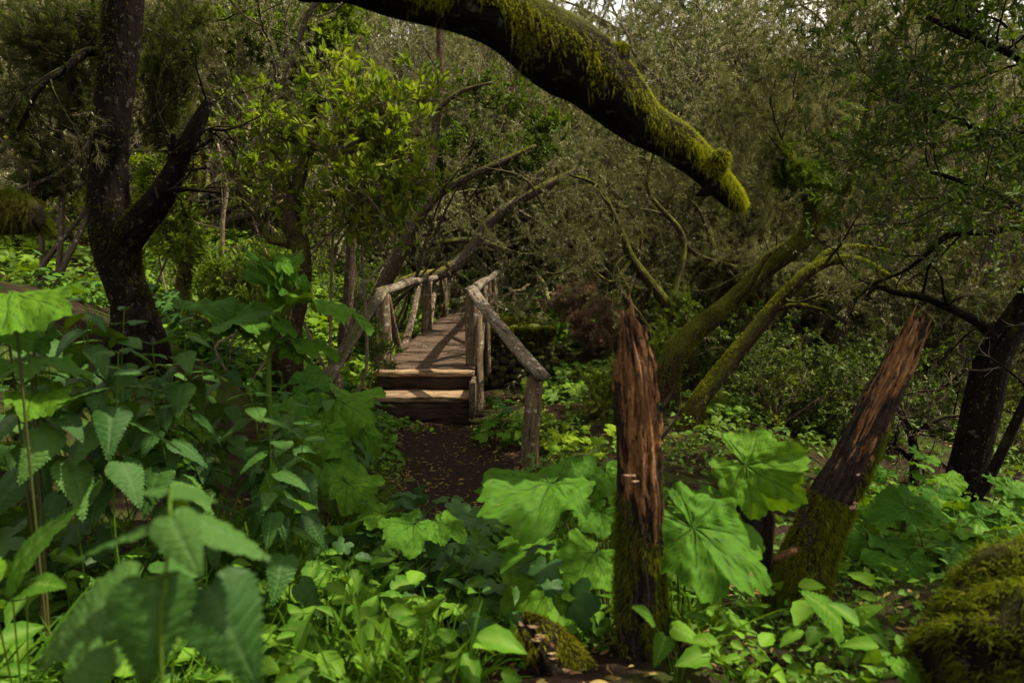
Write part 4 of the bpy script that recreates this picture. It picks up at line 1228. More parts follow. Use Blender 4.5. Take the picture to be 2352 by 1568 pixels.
whorls(cm_, keep_, rng, LAUREL, 7, .12, 6, (2, 3), 0, .8); cm_.obj("added_shade_crown", MAT['laureldark'], EVERGREEN)  # unseen foliage put overhead to block the sun
custom_tree("leaning_sapling", [[(2235, 1165, 5.6, 40), (2270, 1100, 5.6, 30), (2310, 1020, 5.6, 27), (2360, 915, 5.6, 24), (2420, 800, 5.6, 20), (2480, 640, 5.6, 12)]],
    "thin dark sapling leaning right beside the evergreen trunk", 'barkblack', 35, dict(n=3, L=.6, t0=.5, kids=(3, 2), ratio=(.5, .5), r=.4), None)
custom_tree("fallen_branch", [[(2085, 1160, 6.0, 22), (2130, 1150, 6, 24), (2180, 1152, 6, 22), (2230, 1165, 6, 18)]], "bent dark branch on the ground left of the evergreen trunk", 'barkblack', 36,
    dict(n=3, L=.4, t0=.2, kids=(3,), ratio=(.5,), r=.5), None, cat="branch")
custom_tree("dead_sapling", [[(2085, 1165, 6.6, 34), (2100, 1090, 6.6, 26), (2095, 1010, 6.6, 22), (2060, 930, 6.6, 16), (2040, 860, 6.7, 10)],
    [(2098, 1060, 6.6, 16), (2060, 1030, 6.6, 13), (2020, 1035, 6.5, 9)], [(2098, 1000, 6.6, 14), (2160, 960, 6.6, 12), (2220, 950, 6.7, 8), (2270, 915, 6.8, 6)]],
    "dead dark sapling with crooked twigs behind the leaning broken trunk", 'barkblack', 37, dict(n=6, L=.7, t0=.3, kids=(4, 3), ratio=(.5, .5), r=.5), None, lich=2)
# dark stems in the right middle ground
_mid = [([(1900, 930, 10, 40), (1915, 850, 10, 34), (1935, 770, 10, 30), (1950, 690, 10, 27), (1990, 620, 10, 22), (2060, 540, 10, 16)], "dark stem in the shade behind the thin leaning trunk"),
        ([(1800, 930, 10.5, 34), (1820, 860, 10.5, 28), (1840, 800, 10.5, 26), (1900, 740, 10.5, 22), (1940, 660, 10.5, 18), (1930, 560, 10.6, 12)], "crooked dark stem between the two leaning trunks and the broken trunk"),
        ([(1755, 900, 11.5, 30), (1748, 820, 11.5, 26), (1770, 760, 11.5, 24), (1820, 700, 11.5, 20), (1850, 600, 11.5, 14)], "shaded stem half hidden by the thin leaning trunk"),
        ([(2010, 960, 9.5, 26), (2000, 880, 9.5, 23), (2040, 800, 9.5, 20), (2110, 720, 9.5, 17), (2200, 660, 9.6, 10)], "bent dark stem above the tip of the leaning broken trunk"),
        ([(1470, 830, 13, 30), (1490, 760, 13, 27), (1480, 690, 13, 24), (1500, 600, 13, 20), (1490, 480, 13.2, 14)], "upright dark stem behind the dead heather brush"),
        ([(1690, 800, 13, 34), (1660, 700, 13, 30), (1680, 600, 13, 26), (1640, 480, 13, 20), (1660, 330, 13.2, 14)], "dark stem straight behind the leaning mossy tree"),
        ([(1400, 700, 21, 20), (1380, 640, 21, 20), (1350, 560, 21, 18), (1370, 470, 21, 14), (1340, 380, 21, 9)], "slim stem beside the far earth path")]
for k, (s, lab) in enumerate(_mid):
    custom_tree("heath_tree", [s], lab, 'bark', 50 + k, dict(n=6, L=1.4, t0=.5, kids=(5, 4, 3), ratio=(.5, .5, .5), r=.4, up=.05),
                heathf(per_m=22, blades_n=7, length=.05, width=.006, lvls=(2, 3, 4), lo=0, hi=.7, upb=.2), 1200, dict(length=.035, width=.012, thr=.1, lo=0, hi=.5), lich=4, mossmat='mossdark')

rg = np.random.default_rng(404)
for k in range(26):
    d = rg.uniform(10.5, 16); px = 1500 + 560 * (k + rg.uniform(0, 1)) / 20
    if k >= 20: px = rg.uniform(860, 1200); d = rg.uniform(20.5, 24)
    x = (px - 1176) / F * d; g_ = float(H0(np.array([x]), np.array([d]))[0]); py = 595 - g_ / d * F
    sgn = 1 if rg.uniform() < .75 else -1
    rise = rg.uniform(300, 470) * (13 / d)**.5; run = sgn * rg.uniform(140, 420) * (13 / d)**.5; w = rg.uniform(18, 34) * (12 / d)
    a1, a2, a3 = rg.uniform(-22, 22, 3)
    sp = [(px, py + 15, d, w * 1.3), (px + run * .06 + a1 * .5, py - rise * .20, d, w), (px + run * .28 + a1, py - rise * .42, d - .2, w * .85), (px + run * .55 + a2, py - rise * .66, d - .3, w * .66), (px + run * .8 - a2 * .5, py - rise * .78, d - .4, w * .5), (px + run, py - rise, d - .5, w * .36), (px + run * 1.3, py - rise * 1.06, d - .6, w * .16)]
    sp2 = [(px + run * .28 + a1, py - rise * .42, d - .2, w * .55), (px + run * .2 - a2, py - rise * .75, d, w * .42), (px + run * .38 + a3, py - rise * 1.0, d, w * .3), (px + run * .3, py - rise * 1.3, d, w * .14)]
    sp3 = [(px + run * .55 + a2, py - rise * .66, d - .3, w * .4), (px + run * .75 + a3, py - rise * .55, d - .5, w * .3), (px + run * 1.1, py - rise * .62, d - .8, w * .14)]
    mossy = k % 3 == 0
    custom_tree("heath_tree", [sp, sp2, sp3], "twisting mossy stem arching through the undergrowth of the wood" if mossy else "twisting dark stem arching through the undergrowth of the wood", 'barkmoss' if mossy else 'bark', 600 + k,
                dict(n=4, L=1.1, t0=.45, kids=(5, 4), ratio=(.5, .5), r=.45, up=.02, wig=.28),
                heathf(per_m=34, blades_n=8, length=.05, width=.006, lvls=(2, 3), lo=.1, hi=.9, upb=.25), 1600, dict(length=.025, width=.010, thr=.0, lo=.1, hi=.9), lich=6, group="mossy arching stems in the wood" if mossy else "dark arching stems in the wood", mossmat='mossgreen')

# ---- broken trunks in front
def sheath(mb, limb, rng, sides, n, tintf, ridge=.05, spikes=()):
    """split trunk whose skin alternates bark and bare wood (tint decides)"""
    c, r = limb
    k = len(c)
    t_, N_, B_ = frames(c)
    A = np.linspace(0, 2 * pi, sides, endpoint=False)
    L = np.concatenate([[0], np.cumsum(np.linalg.norm(np.diff(c, axis=0), axis=1))])
    AA, LL = np.meshgrid(A, L)
    rd = 0
    for j in range(9):
        m = int(rng.integers(4, 22)); rd = rd + np.sin(m * AA + rng.uniform(-2, 2) * LL + rng.uniform(0, 6.3) + .8 * np.sin(LL * rng.uniform(3, 9) + rng.uniform(0, 6)))
    gro = 0
    for j in range(7):
        m = int(rng.integers(5, 17)); gro = gro - np.clip(1 - np.abs(np.sin(.5 * (m * AA + rng.uniform(-1.5, 1.5) * LL + rng.uniform(0, 6.3) + .9 * np.sin(LL * rng.uniform(3, 11))))) * 4.5, 0, 1) * (.5 + .5 * np.sin(LL * rng.uniform(4, 12) + rng.uniform(0, 6)))
    nz = rng.normal(0, 1, AA.shape); nz = (nz + np.roll(nz, 1, 1) + np.roll(nz, 1, 0) + np.roll(nz, 2, 0)) / 4
    R = r[:, None] * (1 + ridge * rd / 3 + ridge * 1.3 * gro + .022 * nz) * (1 + .15 * wobble(AA, LL, rng, 6, 11) + .05 * wobble(AA, LL, rng, 6, 30))
    V = c[:, None] + (R * np.cos(AA))[..., None] * N_[:, None] + (R * np.sin(AA))[..., None] * B_[:, None]
    nrm = np.cos(AA)[..., None] * N_[:, None] + np.sin(AA)[..., None] * B_[:, None]
    top = np.clip((LL - L[-1] * .80) / (L[-1] * .2), 0, 1)
    jag = rng.uniform(-1, .7, sides) + .5 * np.sin(A * 3 + 1); jag = np.convolve(np.r_[jag, jag[:3]], [.25, .5, .25], 'same')[:sides]
    V = V + t_[:, None] * (top**1.5 * jag[None] * r.max() * .55)[..., None]
    tint = tintf(nrm, LL / L[-1])
    i = np.arange(k - 1)[:, None] * sides; j = np.arange(sides)[None]; j2 = (j + 1) % sides
    q = np.stack([i + j, i + j2, i + sides + j2, i + sides + j], -1).reshape(-1, 4)
    buv = np.stack([np.cos(AA) * .09, np.sin(AA) * .09, LL], -1).reshape(-1, 3)
    VV = np.vstack([V.reshape(-1, 3), c[-1] + t_[-1] * r[-1] * .2]); buv = np.vstack([buv, [0, 0, L[-1]]])
    jj = np.arange(sides); b0 = (k - 1) * sides
    mb.add(VV, [q, np.stack([b0 + jj, b0 + (jj + 1) % sides, np.full(sides, k * sides)], -1)], buv, np.append(tint.ravel(), .6))
    return dict(c=c, t=t_, N=N_, B=B_, R=R, L=L, V=V)

def bracket(mb, c, out, w, rng):
    """bracket fungus shelf: a wavy half-disc thick at its root"""
    o = unit(np.array([out[0], out[1], 0])); s = np.array([-o[1], o[0], 0])
    th = np.linspace(-1.5, 1.5, 15)
    V = []
    wv = rng.uniform(0, 6)
    for z in (0, 1):
        for q in (.05, .5, .85, 1.0):
            for a in th:
                rr = w * q * (1 + .15 * math.sin(4 * a + wv))
                h = (.22 * w * (1 - q * .75)) * (1 if z else -.6) + .10 * w * math.sin(5 * a + wv) * q + .12 * w * q
                V.append(np.asarray(c) + o * rr * math.cos(a) * .8 + s * rr * math.sin(a) + np.array([0, 0, h]))
    m = len(th); f = []
    for z in range(2):
        for q in range(3):
            for k in range(m - 1):
                a = z * 4 * m + q * m + k
                f.append([a, a + 1, a + m + 1, a + m] if z else [a, a + m, a + m + 1, a + 1])
    for k in range(m - 1):
        a = 3 * m + k
        f.append([a, a + 4 * m, a + 4 * m + 1, a + 1])
    mb.add(np.array(V), [np.array(f)])

px_slim = lambda sp, n: px_limb([(a, b_, d, w * .86) for a, b_, d, w in sp], n)
rng = np.random.default_rng(61)
stump_l = px_slim([(1486, 1640, 2.1, 215), (1482, 1560, 2.1, 185), (1478, 1450, 2.1, 150), (1474, 1340, 2.1, 132), (1470, 1200, 2.1, 122), (1468, 1080, 2.1, 116), (1466, 960, 2.1, 110), (1462, 880, 2.1, 100), (1456, 820, 2.1, 88), (1448, 775, 2.1, 66), (1443, 745, 2.1, 46), (1440, 728, 2.1, 30)], 150)
st = thing("dead_tree_stump", stump_l[0][0], "upright splintered tree stump with orange rotten wood in the right foreground", "tree stump")
def tf(nrm, s):
    front = -nrm[..., 1] * 1.0 + nrm[..., 0] * .10
    return np.clip(.05 + .58 * np.clip(front * 1.5 - .55, -.6, .8) + .36 * np.clip((s - .56) * 4, -1, 1) + .4 * (s > .86), 0, 1)
mb = MB(); tbs_ = sheath(mb, stump_l, rng, 110, 150, tf, .10)
def splinters(mb, tb, rng, n, s0, L0, w0, tint):
    """torn shards standing off the trunk near its broken top"""
    k = len(tb['L'])
    for q in range(n):
        s = rng.uniform(s0, 1.0)**.7; s = min(max(s, s0), .995); i = int(s * (k - 1)); j = int(rng.integers(tb['V'].shape[1]))
        p = tb['V'][i, j]; c = tb['c'][i]; o = unit(p - c); t = tb['t'][i]
        L = L0 * rng.uniform(.4, 1.3); w = w0 * rng.uniform(.5, 1.4)
        pts = np.array([p - o * .006 - t * L * .5, p + o * w * .15, p + t * L * .35 + o * rng.uniform(-.004, .006), p + t * L * .8 + o * rng.uniform(-.010, .012)])
        tube(mb, resample(pts, 8), np.array([.7, 1, 1, .9, .75, .5, .3, .08]) * w, 5, .0, rng, flat=(.5, 1.0), tint=np.clip(rng.normal(tint, .22), 0, 1))
splinters(mb, tbs_, rng, 60, .72, .07, .007, .55); splinters(mb, tbs_, rng, 60, .30, .10, .006, .45)
mb.obj("wood", MAT['rotten'], st)
mb = MB()
def mossw(tb, n, cond, length, width, hang, lo, hi, seed):
    r_ = np.random.default_rng(seed)
    p, nn, tt = on_tube(tb, n, r_, cond)
    D = nn * .7 + r_.normal(0, .75, p.shape) + [0, 0, -.15]
    clump = np.sin(p[:, 0] * 83 + 2 * np.sin(p[:, 2] * 57)) * np.sin(p[:, 2] * 71 + p[:, 1] * 63)
    kk = r_.uniform(-1, 1, len(p)) < clump * .9 + .45; p, nn, D, clump = p[kk], nn[kk], D[kk], clump[kk]
    lo, hi = lo + .14 * clump, hi + .14 * clump
    blades(mb, p - nn * .003, D, length * r_.uniform(.4, 1.4, len(p)), width * r_.uniform(.6, 1.4, len(p)), hang, 2, np.clip(r_.normal((lo + hi) / 2, (hi - lo) / 3), 0, 1), r_)
mossw(tbs_, 22000, lambda nn, s, p: np.clip(nn[:, 0] * 1.6 + .1 + .6 * np.sin(p[:, 2] * 23 + nn[:, 1] * 3), 0, 1) * np.clip((.52 - s) * 5, 0, 1), .016, .0034, .9, .25, .95, 1)
mossw(tbs_, 6000, lambda nn, s, p: np.clip(-nn[:, 0] * 1.6 - .3 + .5 * np.sin(p[:, 2] * 19), 0, 1) * (np.abs(s - .42) < .16), .022, .004, .8, .1, .6, 2)
mossw(tbs_, 18000, lambda nn, s, p: np.clip(.45 + .6 * np.sin(p[:, 2] * 31 + nn[:, 0] * 5) + nn[:, 0] * .5, 0, 1) * np.clip((.24 - s) * 8, 0, 1), .018, .0034, 1.0, .1, .8, 3)
mb.obj("moss", MAT['mossgreen'], st)
mb = MB(); bracket(mb, P(1446, 1092, 2.02), (-.2, -1), .022, rng); bracket(mb, P(1458, 1105, 2.02), (.1, -1), .014, rng)
mb.obj("bracket_fungus", MAT['fungus'], st)
log([P(1520, 935, 2.12), P(1540, 905, 2.12), P(1550, 880, 2.1)], .006, .002, MAT['postdark'], "twig", 8, 6, .05, None, 0, st)
log([P(1515, 1010, 2.12), P(1545, 975, 2.1), P(1562, 935, 2.1)], .007, .002, MAT['postdark'], "twig", 8, 6, .05, None, 0, st)

rng = np.random.default_rng(62)
lean_l = px_slim([(1800, 1480, 2.55, 190), (1815, 1410, 2.55, 160), (1836, 1340, 2.55, 138), (1872, 1240, 2.58, 124), (1912, 1145, 2.6, 112), (1960, 1050, 2.62, 96), (2005, 955, 2.65, 86), (2048, 870, 2.68, 80), (2076, 810, 2.7, 70), (2092, 772, 2.7, 54), (2100, 750, 2.7, 36)], 150)
lt = thing("broken_trunk", lean_l[0][0], "broken trunk leaning right, bare brown wood above a thick moss collar", "tree stump")
def tf2(nrm, s):
    front = -nrm[..., 1] * .8 - nrm[..., 0] * .3
    return np.clip(-.05 + .40 * np.clip(front * 1.4 - .3, -.6, .8) + .30 * np.clip((s - .55) * 3, -1, 1), 0, 1)
mb = MB(); tbl = sheath(mb, lean_l, rng, 100, 150, tf2, .08)
splinters(mb, tbl, rng, 50, .80, .08, .008, .6); splinters(mb, tbl, rng, 50, .45, .12, .006, .45)
mb.obj("wood", MAT['rotten'], lt)
mb = MB()
mossw(tbl, 44000, lambda nn, s, p: np.clip(.75 + .5 * np.sin(p[:, 2] * 17 + nn[:, 0] * 4) + nn[:, 0] * .2, 0, 1) * (np.abs(s - .30) < .15), .024, .0036, .7, .15, .8, 4)
mossw(tbl, 14000, lambda nn, s, p: np.clip(.2 + .8 * np.sin(p[:, 2] * 21 + nn[:, 1] * 5), 0, 1) * (s < .24), .022, .0036, 1.0, .05, .6, 5)
mossw(tbl, 11000, lambda nn, s, p: np.clip(nn[:, 0] * 2 - .7, 0, 1) * (s > .35) * (s < .82) * np.clip(.5 + np.sin(p[:, 2] * 14), 0, 1), .02, .0036, .9, .1, .7, 6)
mb.obj("moss", MAT['mossgreen'], lt)
mb = MB()
for (x, y, w) in ((1952, 1165, .026), (1960, 1155, .018), (1968, 1090, .014), (1798, 1225, .008)): bracket(mb, P(x, y, 2.52), (.8, -.6), w, rng)
mb.obj("bracket_fungus", MAT['fungus'], lt)
log([P(1785, 1285, 2.5), P(1808, 1272, 2.42), P(1826, 1262, 2.38)], .016, .014, MAT['rotten'], "branch_stub", 8, 10, .08, None, .03, lt)

# low snapped stump hidden behind the big leaf, between the two
rng = np.random.default_rng(63)
sn = px_limb([(1735, 1300, 2.75, 90), (1728, 1230, 2.75, 76), (1722, 1170, 2.75, 66), (1716, 1130, 2.75, 40)], 30)
sn2 = px_limb([(1752, 1310, 2.7, 40), (1760, 1240, 2.7, 34), (1768, 1190, 2.7, 26), (1772, 1168, 2.7, 8)], 30)
s_ = thing("snapped_stump", sn[0][0], "low dark snapped stump behind the large lobed leaf", "tree stump")
mb = MB(); sheath(mb, sn, rng, 30, 30, lambda nrm, s: np.clip(.1 + .4 * nrm[..., 0], 0, 1), .08); sheath(mb, sn2, rng, 20, 30, lambda nrm, s: np.clip(.25 + .5 * nrm[..., 0], 0, 1), .08)
mb.obj("wood", MAT['rotten'], s_)

# small stump covered with bracket fungus, front centre
rng = np.random.default_rng(64)
fs = px_limb([(1340, 1640, 2.0, 190), (1310, 1560, 2.0, 150), (1270, 1495, 2.0, 120), (1230, 1450, 2.0, 90), (1205, 1428, 2.0, 44)], 30)
f_ = thing("fungus_stump", fs[0][0], "small mossy stub covered in tan bracket fungus at the bottom centre", "tree stump")
mb = MB(); tbf = sheath(mb, fs, rng, 30, 30, lambda nrm, s: np.clip(.1 + .2 * rng.uniform(0, 1, s.shape), 0, 1), .10)
mb.obj("wood", MAT['rotten'], f_)
mb = MB(); mossw(tbf, 9000, lambda nn, s, p: np.clip(nn[:, 2] + .3 + .5 * np.sin(p[:, 0] * 40), 0, 1), .022, .0035, .5, .1, .8, 8)
mb.obj("moss", MAT['moss'], f_)
for k in range(26):
    s = rng.uniform(.25, .98); i_ = int(s * 29)
    a = rng.uniform(-2.4, .9)
    nn = np.array([sin(a) * .9, -cos(a), .0])
    mb = MB(); c_ = fs[0][i_] + nn * fs[1][i_] * .85 + [0, 0, rng.uniform(-.5, .9) * fs[1][i_]]
    bracket(mb, c_, nn, rng.uniform(.010, .021), rng)
    mb.obj("bracket_fungus", MAT['fungus'], f_)

# mossy boulder in the lower right corner
rng = np.random.default_rng(65)
bo = thing("mossy_boulder", P(2340, 1500, 1.5), "rounded boulder wrapped in moss in the lower right corner", "boulder")
nu, nv = 60, 34
U, Vv = np.meshgrid(np.linspace(0, 2 * pi, nu, endpoint=False), np.linspace(0, pi, nv))
D = np.stack([np.cos(U) * np.sin(Vv), np.sin(U) * np.sin(Vv), np.cos(Vv)], -1)
c_ = P(2425, 1530, 1.5)
rr = 1 + .06 * np.sin(9 * D[..., 0] + 7 * D[..., 1]) * np.sin(8 * D[..., 2] + 2) + .09 * np.sin(3 * D[..., 0] + 1) + .06 * np.sin(5 * D[..., 1] + 4 * D[..., 2]) + .05 * np.sin(7 * D[..., 0] - 5 * D[..., 2])
V = D * rr[..., None] * np.array([.265, .30, .25]) + c_
V = V + np.stack([(D[..., 2] * .045), 0 * U, 0 * U], -1)
mb = MB(); i = np.arange(nv - 1)[:, None] * nu; j = np.arange(nu)[None]; j2 = (j + 1) % nu
fq = np.stack([i + j, i + nu + j, i + nu + j2, i + j2], -1).reshape(-1, 4)
mb.add(V.reshape(-1, 3), [fq])
mb.obj("rock", MAT['barkblack'], bo)
mb = MB()
idx = rng.integers(0, (nv - 2) * nu, 60000)
p_ = V.reshape(-1, 3)[idx] + rng.normal(0, .008, (len(idx), 3)); n_ = D.reshape(-1, 3)[idx]
kp = rng.uniform(0, 1, len(p_)) < np.clip(.6 + .8 * np.sin(p_[:, 0] * 33 + 2 * np.sin(p_[:, 2] * 37)) * np.sin(p_[:, 1] * 29), 0.04, 1)
p_, n_ = p_[kp], n_[kp]
tn = np.clip(.20 + .40 * n_[:, 2] + .25 * np.sin(p_[:, 0] * 47 + p_[:, 2] * 31) * np.sin(p_[:, 1] * 39) + rng.normal(0, .13, len(p_)), 0, 1)
blades(mb, p_, n_ * .75 + rng.normal(0, .55, p_.shape) + [0, 0, .1], rng.uniform(.4, 1.4, len(p_)) * .026, .0036, .6, 2, tn, rng)
mb.obj("moss", MAT['mossgreen'], bo)
# ------------------------------------------------------------------ shrubs
def blob_shrub(name, base, blobs, label, seed, fo, twig='twig', r0=.03, cat="shrub", group=None, stems_z=0):
    """stems from one base into several leafy masses (centre, radii, number of shoots)"""
    rng = np.random.default_rng(seed)
    base = np.asarray(base, float)
    t = thing(name, base, label, cat, group)
    mb = MB(); shoots = []; done_ = []
    for c, rad, n in blobs:
        c = np.asarray(c, float); rad = np.asarray(rad, float)
        mid = base * .45 + c * .55 + rng.normal(0, .12, 3); mid[2] = base[2] * .4 + c[2] * .6 - .05
        b0 = base
        if len(done_) > 3:
            Lp = done_[int(rng.integers(0, len(done_)))]; b0 = Lp[int(rng.integers(8, 14))]
            mid = b0 * .5 + c * .5
        ln = np.linalg.norm(c - b0)
        base_, base = base, b0
        q1 = base * .75 + mid * .25 + rng.normal(0, .05 * ln, 3) * [1, 1, .3]; q2 = mid * .5 + c * .5 + rng.normal(0, .07 * ln, 3)
        L = resample(np.array([base + rng.normal(0, .06, 3) * [1, 1, 0], q1, mid + rng.normal(0, .06 * ln, 3) * [1, 1, .3], q2, c, c + rad * rng.normal(0, .4, 3)]), 24)
        tube(mb, L, np.linspace(r0 * (1 if len(done_) < 4 else .6), r0 * .25, 24), 7, .08, rng, 6)
        base = base_; done_.append(L)
        for q in range(n):
            d = unit(rng.normal(0, 1, 3)); tip = c + d * rad * rng.uniform(.45, 1.0)
            k = int(np.argmin(np.linalg.norm(L - tip, axis=1) + rng.uniform(0, .25, 24)))
            k = max(5, k - int(rng.integers(0, 6)))
            s = L[k]
            m = (s + tip) / 2 + rng.normal(0, .10, 3) * np.linalg.norm(tip - s) + [0, 0, -.04]
            p = resample(np.array([s, m, tip]), 8)
            rr = np.linspace(.0075, .003, 8)
            tube(mb, p, rr, 4, 0, rng, caps=False)
            shoots.append((p, rr, 3))
            for _ in range(2):
                kk = int(rng.integers(2, 7)); e = p[kk] + unit(rng.normal(0, 1, 3) + [0, 0, .5]) * rng.uniform(.12, .28)
                p2 = resample(np.array([p[kk], (p[kk] + e) / 2 + rng.normal(0, .02, 3), e]), 5)
                tube(mb, p2, np.linspace(.004, .002, 5), 3, 0, rng, caps=False)
                shoots.append((p2, np.linspace(.004, .002, 5), 3))
    mb.obj("branches", MAT[twig], t)
    cr = MB(); fo(cr, shoots, rng); cr.obj("crown", MAT[fo.mat], t)
    return t
def gz(x, y): return float(H(np.array([x]), np.array([y]))[0])
def gp(px, py, d, sink=.05):
    p = P(px, py, d); p[2] = gz(p[0], p[1]) - sink; return p

Bl = lambda px, py, d, rx, rz, n, ry=None: (P(px, py, d), (rx * d / F, (ry or rx * .7) * d / F, rz * d / F), n)
blob_shrub("laurel_shrub", gp(740, 720, 7.6), [Bl(800, 205, 7.3, 90, 50, 26), Bl(900, 245, 7.2, 95, 45, 30), Bl(840, 430, 7.0, 130, 50, 44), Bl(640, 390, 7.3, 110, 60, 24), Bl(975, 215, 7.5, 45, 50, 10), Bl(660, 280, 7.4, 110, 50, 26), Bl(790, 320, 7.1, 110, 50, 32), Bl(905, 345, 7.2, 90, 45, 24),
            Bl(945, 425, 7.1, 75, 40, 22), Bl(740, 500, 7.2, 90, 45, 14), Bl(560, 250, 7.6, 90, 80, 14), Bl(540, 400, 7.7, 90, 60, 12), Bl(780, 130, 7.8, 70, 40, 8), Bl(880, 520, 7.2, 90, 35, 14)],
           "large sunlit laurel shrub with bright green leaf rosettes left of the bridge", 71, leaff('laurel', tpl=LAUREL, n_leaf=6, size=.12, per_m=.2, lvls=(3,), lo=.1, hi=1.0, upb=1.1), r0=.022)
blob_shrub("laurel_shrub", gp(560, 760, 6.4), [Bl(540, 640, 6.4, 80, 60, 26), Bl(600, 690, 6.3, 70, 50, 24), Bl(480, 690, 6.5, 60, 50, 18), Bl(640, 620, 6.6, 50, 50, 14)],
           "low glossy dark laurel bush behind the nettles", 72, leaff('laurel', tpl=LAUREL, n_leaf=6, size=.095, per_m=4, lvls=(3,), lo=0, hi=.5), r0=.016)
blob_shrub("laurel_shrub", gp(380, 560, 8.0), [Bl(380, 470, 7.8, 70, 60, 26), Bl(430, 560, 7.8, 60, 50, 20), Bl(350, 390, 7.9, 60, 40, 16)],
           "small laurel bush seen through the fork of the dark tree", 73, leaff('laurel', tpl=LAUREL, n_leaf=7, size=.10, per_m=4, lvls=(3,), lo=0, hi=.8), r0=.018)
blob_shrub("laurel_sapling", gp(850, 840, 8.6), [Bl(850, 760, 8.6, 32, 45, 14), Bl(865, 800, 8.6, 28, 30, 10)],
           "small dark laurel sapling between the left handrail posts", 74, leaff('laureldark', tpl=LAUREL, n_leaf=6, size=.09, per_m=6, lvls=(3,), lo=.3, hi=1), r0=.010)
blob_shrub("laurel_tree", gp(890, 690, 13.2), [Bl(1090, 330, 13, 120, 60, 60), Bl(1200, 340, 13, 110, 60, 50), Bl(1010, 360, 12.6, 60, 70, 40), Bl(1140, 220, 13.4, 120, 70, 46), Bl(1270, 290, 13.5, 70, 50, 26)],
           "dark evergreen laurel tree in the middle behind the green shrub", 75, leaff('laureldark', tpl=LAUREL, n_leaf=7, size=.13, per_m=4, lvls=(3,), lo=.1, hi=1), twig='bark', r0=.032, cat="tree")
blob_shrub("laurel_tree", gp(560, 560, 15), [Bl(600, 60, 14, 150, 60, 70), Bl(720, 90, 14.5, 120, 70, 60), Bl(470, 70, 14, 100, 60, 44), Bl(800, 30, 14.5, 100, 60, 46), Bl(660, 180, 14.8, 90, 50, 30)],
           "tall laurel tree with light dappled leaves at the top left of centre", 76, leaff('laurel', tpl=LAUREL, n_leaf=7, size=.14, per_m=4, lvls=(3,), lo=0, hi=.6), twig='bark', r0=.05, cat="tree")
blob_shrub("green_heather", gp(1405, 965, 8.3), [Bl(1405, 905, 8.3, 46, 50, 46), Bl(1375, 875, 8.3, 24, 34, 22), Bl(1420, 850, 8.4, 24, 26, 18), Bl(1385, 930, 8.2, 40, 28, 30)],
           "bright yellow-green heather bush behind the upright splintered stump", 77, heathf(mat='heathgreen', per_m=70, blades_n=8, length=.04, width=.006, lvls=(3,), lo=.1, hi=1, upb=.9), r0=.01)
blob_shrub("dead_heather", gp(1350, 800, 13), [Bl(1340, 680, 13, 70, 45, 50), Bl(1395, 720, 12.8, 46, 40, 34), Bl(1330, 740, 12.6, 46, 40, 34), Bl(1370, 770, 12.5, 46, 26, 26), Bl(1290, 690, 13.2, 40, 36, 20)],
           "dead brown heather brush to the right of the bridge's far end", 78, heathf(mat='heathdead', per_m=60, blades_n=7, length=.10, width=.008, lvls=(3,), lo=0, hi=1, upb=-.35), r0=.014)
for k, (px, py, d, lab) in enumerate([(1545, 720, 10.5, "young green heath spires above the bend of the leaning mossy trunk"), (1500, 800, 9.5, "small green heath tuft at the left foot of the leaning mossy tree"), (1630, 960, 8.2, "sparse green heath tuft between the two leaning trunks")]):
    blob_shrub("green_heather", gp(px, py + 70, d), [Bl(px, py, d, 45, 46, 36), Bl(px + 30, py - 30, d, 22, 34, 14)], lab, 80 + k,
               heathf(mat='heathgreen', per_m=60, blades_n=7, length=.05, width=.007, lvls=(3,), lo=0, hi=.5, upb=.8), r0=.01)

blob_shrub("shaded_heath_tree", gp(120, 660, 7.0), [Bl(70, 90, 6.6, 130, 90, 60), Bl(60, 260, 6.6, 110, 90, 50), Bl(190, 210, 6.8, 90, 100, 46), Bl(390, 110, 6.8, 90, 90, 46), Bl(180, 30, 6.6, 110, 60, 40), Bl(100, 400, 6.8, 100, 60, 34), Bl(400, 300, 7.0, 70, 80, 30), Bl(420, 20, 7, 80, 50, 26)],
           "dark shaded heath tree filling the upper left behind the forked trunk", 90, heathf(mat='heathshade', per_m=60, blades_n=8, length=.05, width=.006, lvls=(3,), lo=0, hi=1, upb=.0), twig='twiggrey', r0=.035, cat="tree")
blob_shrub("green_heather", P(1835, 470, 8.0), [Bl(1825, 400, 8.0, 55, 60, 50), Bl(1880, 420, 7.9, 50, 50, 36), Bl(1790, 350, 8.0, 40, 50, 26)],
           "green heath sprays growing from the fork of the leaning mossy tree", 96, heathf(mat='heathgreen', per_m=60, blades_n=8, length=.045, width=.006, lvls=(3,), lo=0, hi=.5, upb=.8), twig='twiggrey', r0=.012)
# small-leaved bushes: three prototypes, many copies
def bush_proto(seed, mat, size=.05, h=1.1):
    rng = np.random.default_rng(seed); limbs = []
    for s in range(6):
        a = s * 1.05 + rng.uniform(-.3, .3)
        grow(rng, np.array([0, 0, -.1]), np.array([cos(a) * .8, sin(a) * .8, 1.0]), h * rng.uniform(.7, 1.1), .014, 1, limbs, .03, .22, (0, 6, 4), (.5, .5, .5), .9, .4, .1)
    tr = MB(); limbs_mesh(tr, limbs, rng)
    cr = MB(); whorls(cr, limbs, rng, OVATE, 6, size, 9, (2, 3), 0, 1)
    return dict(branches=tr.mesh("branches", MAT['twig']), crown=cr.mesh("crown", MAT[mat]))
BUSH = [bush_proto(91, 'ivy', .055), bush_proto(92, 'laureldark', .06, 1.3), bush_proto(93, 'laurel', .05, 1.2), bush_proto(94, 'heathgreen', .045, 1.0)]
rt = np.random.default_rng(77)
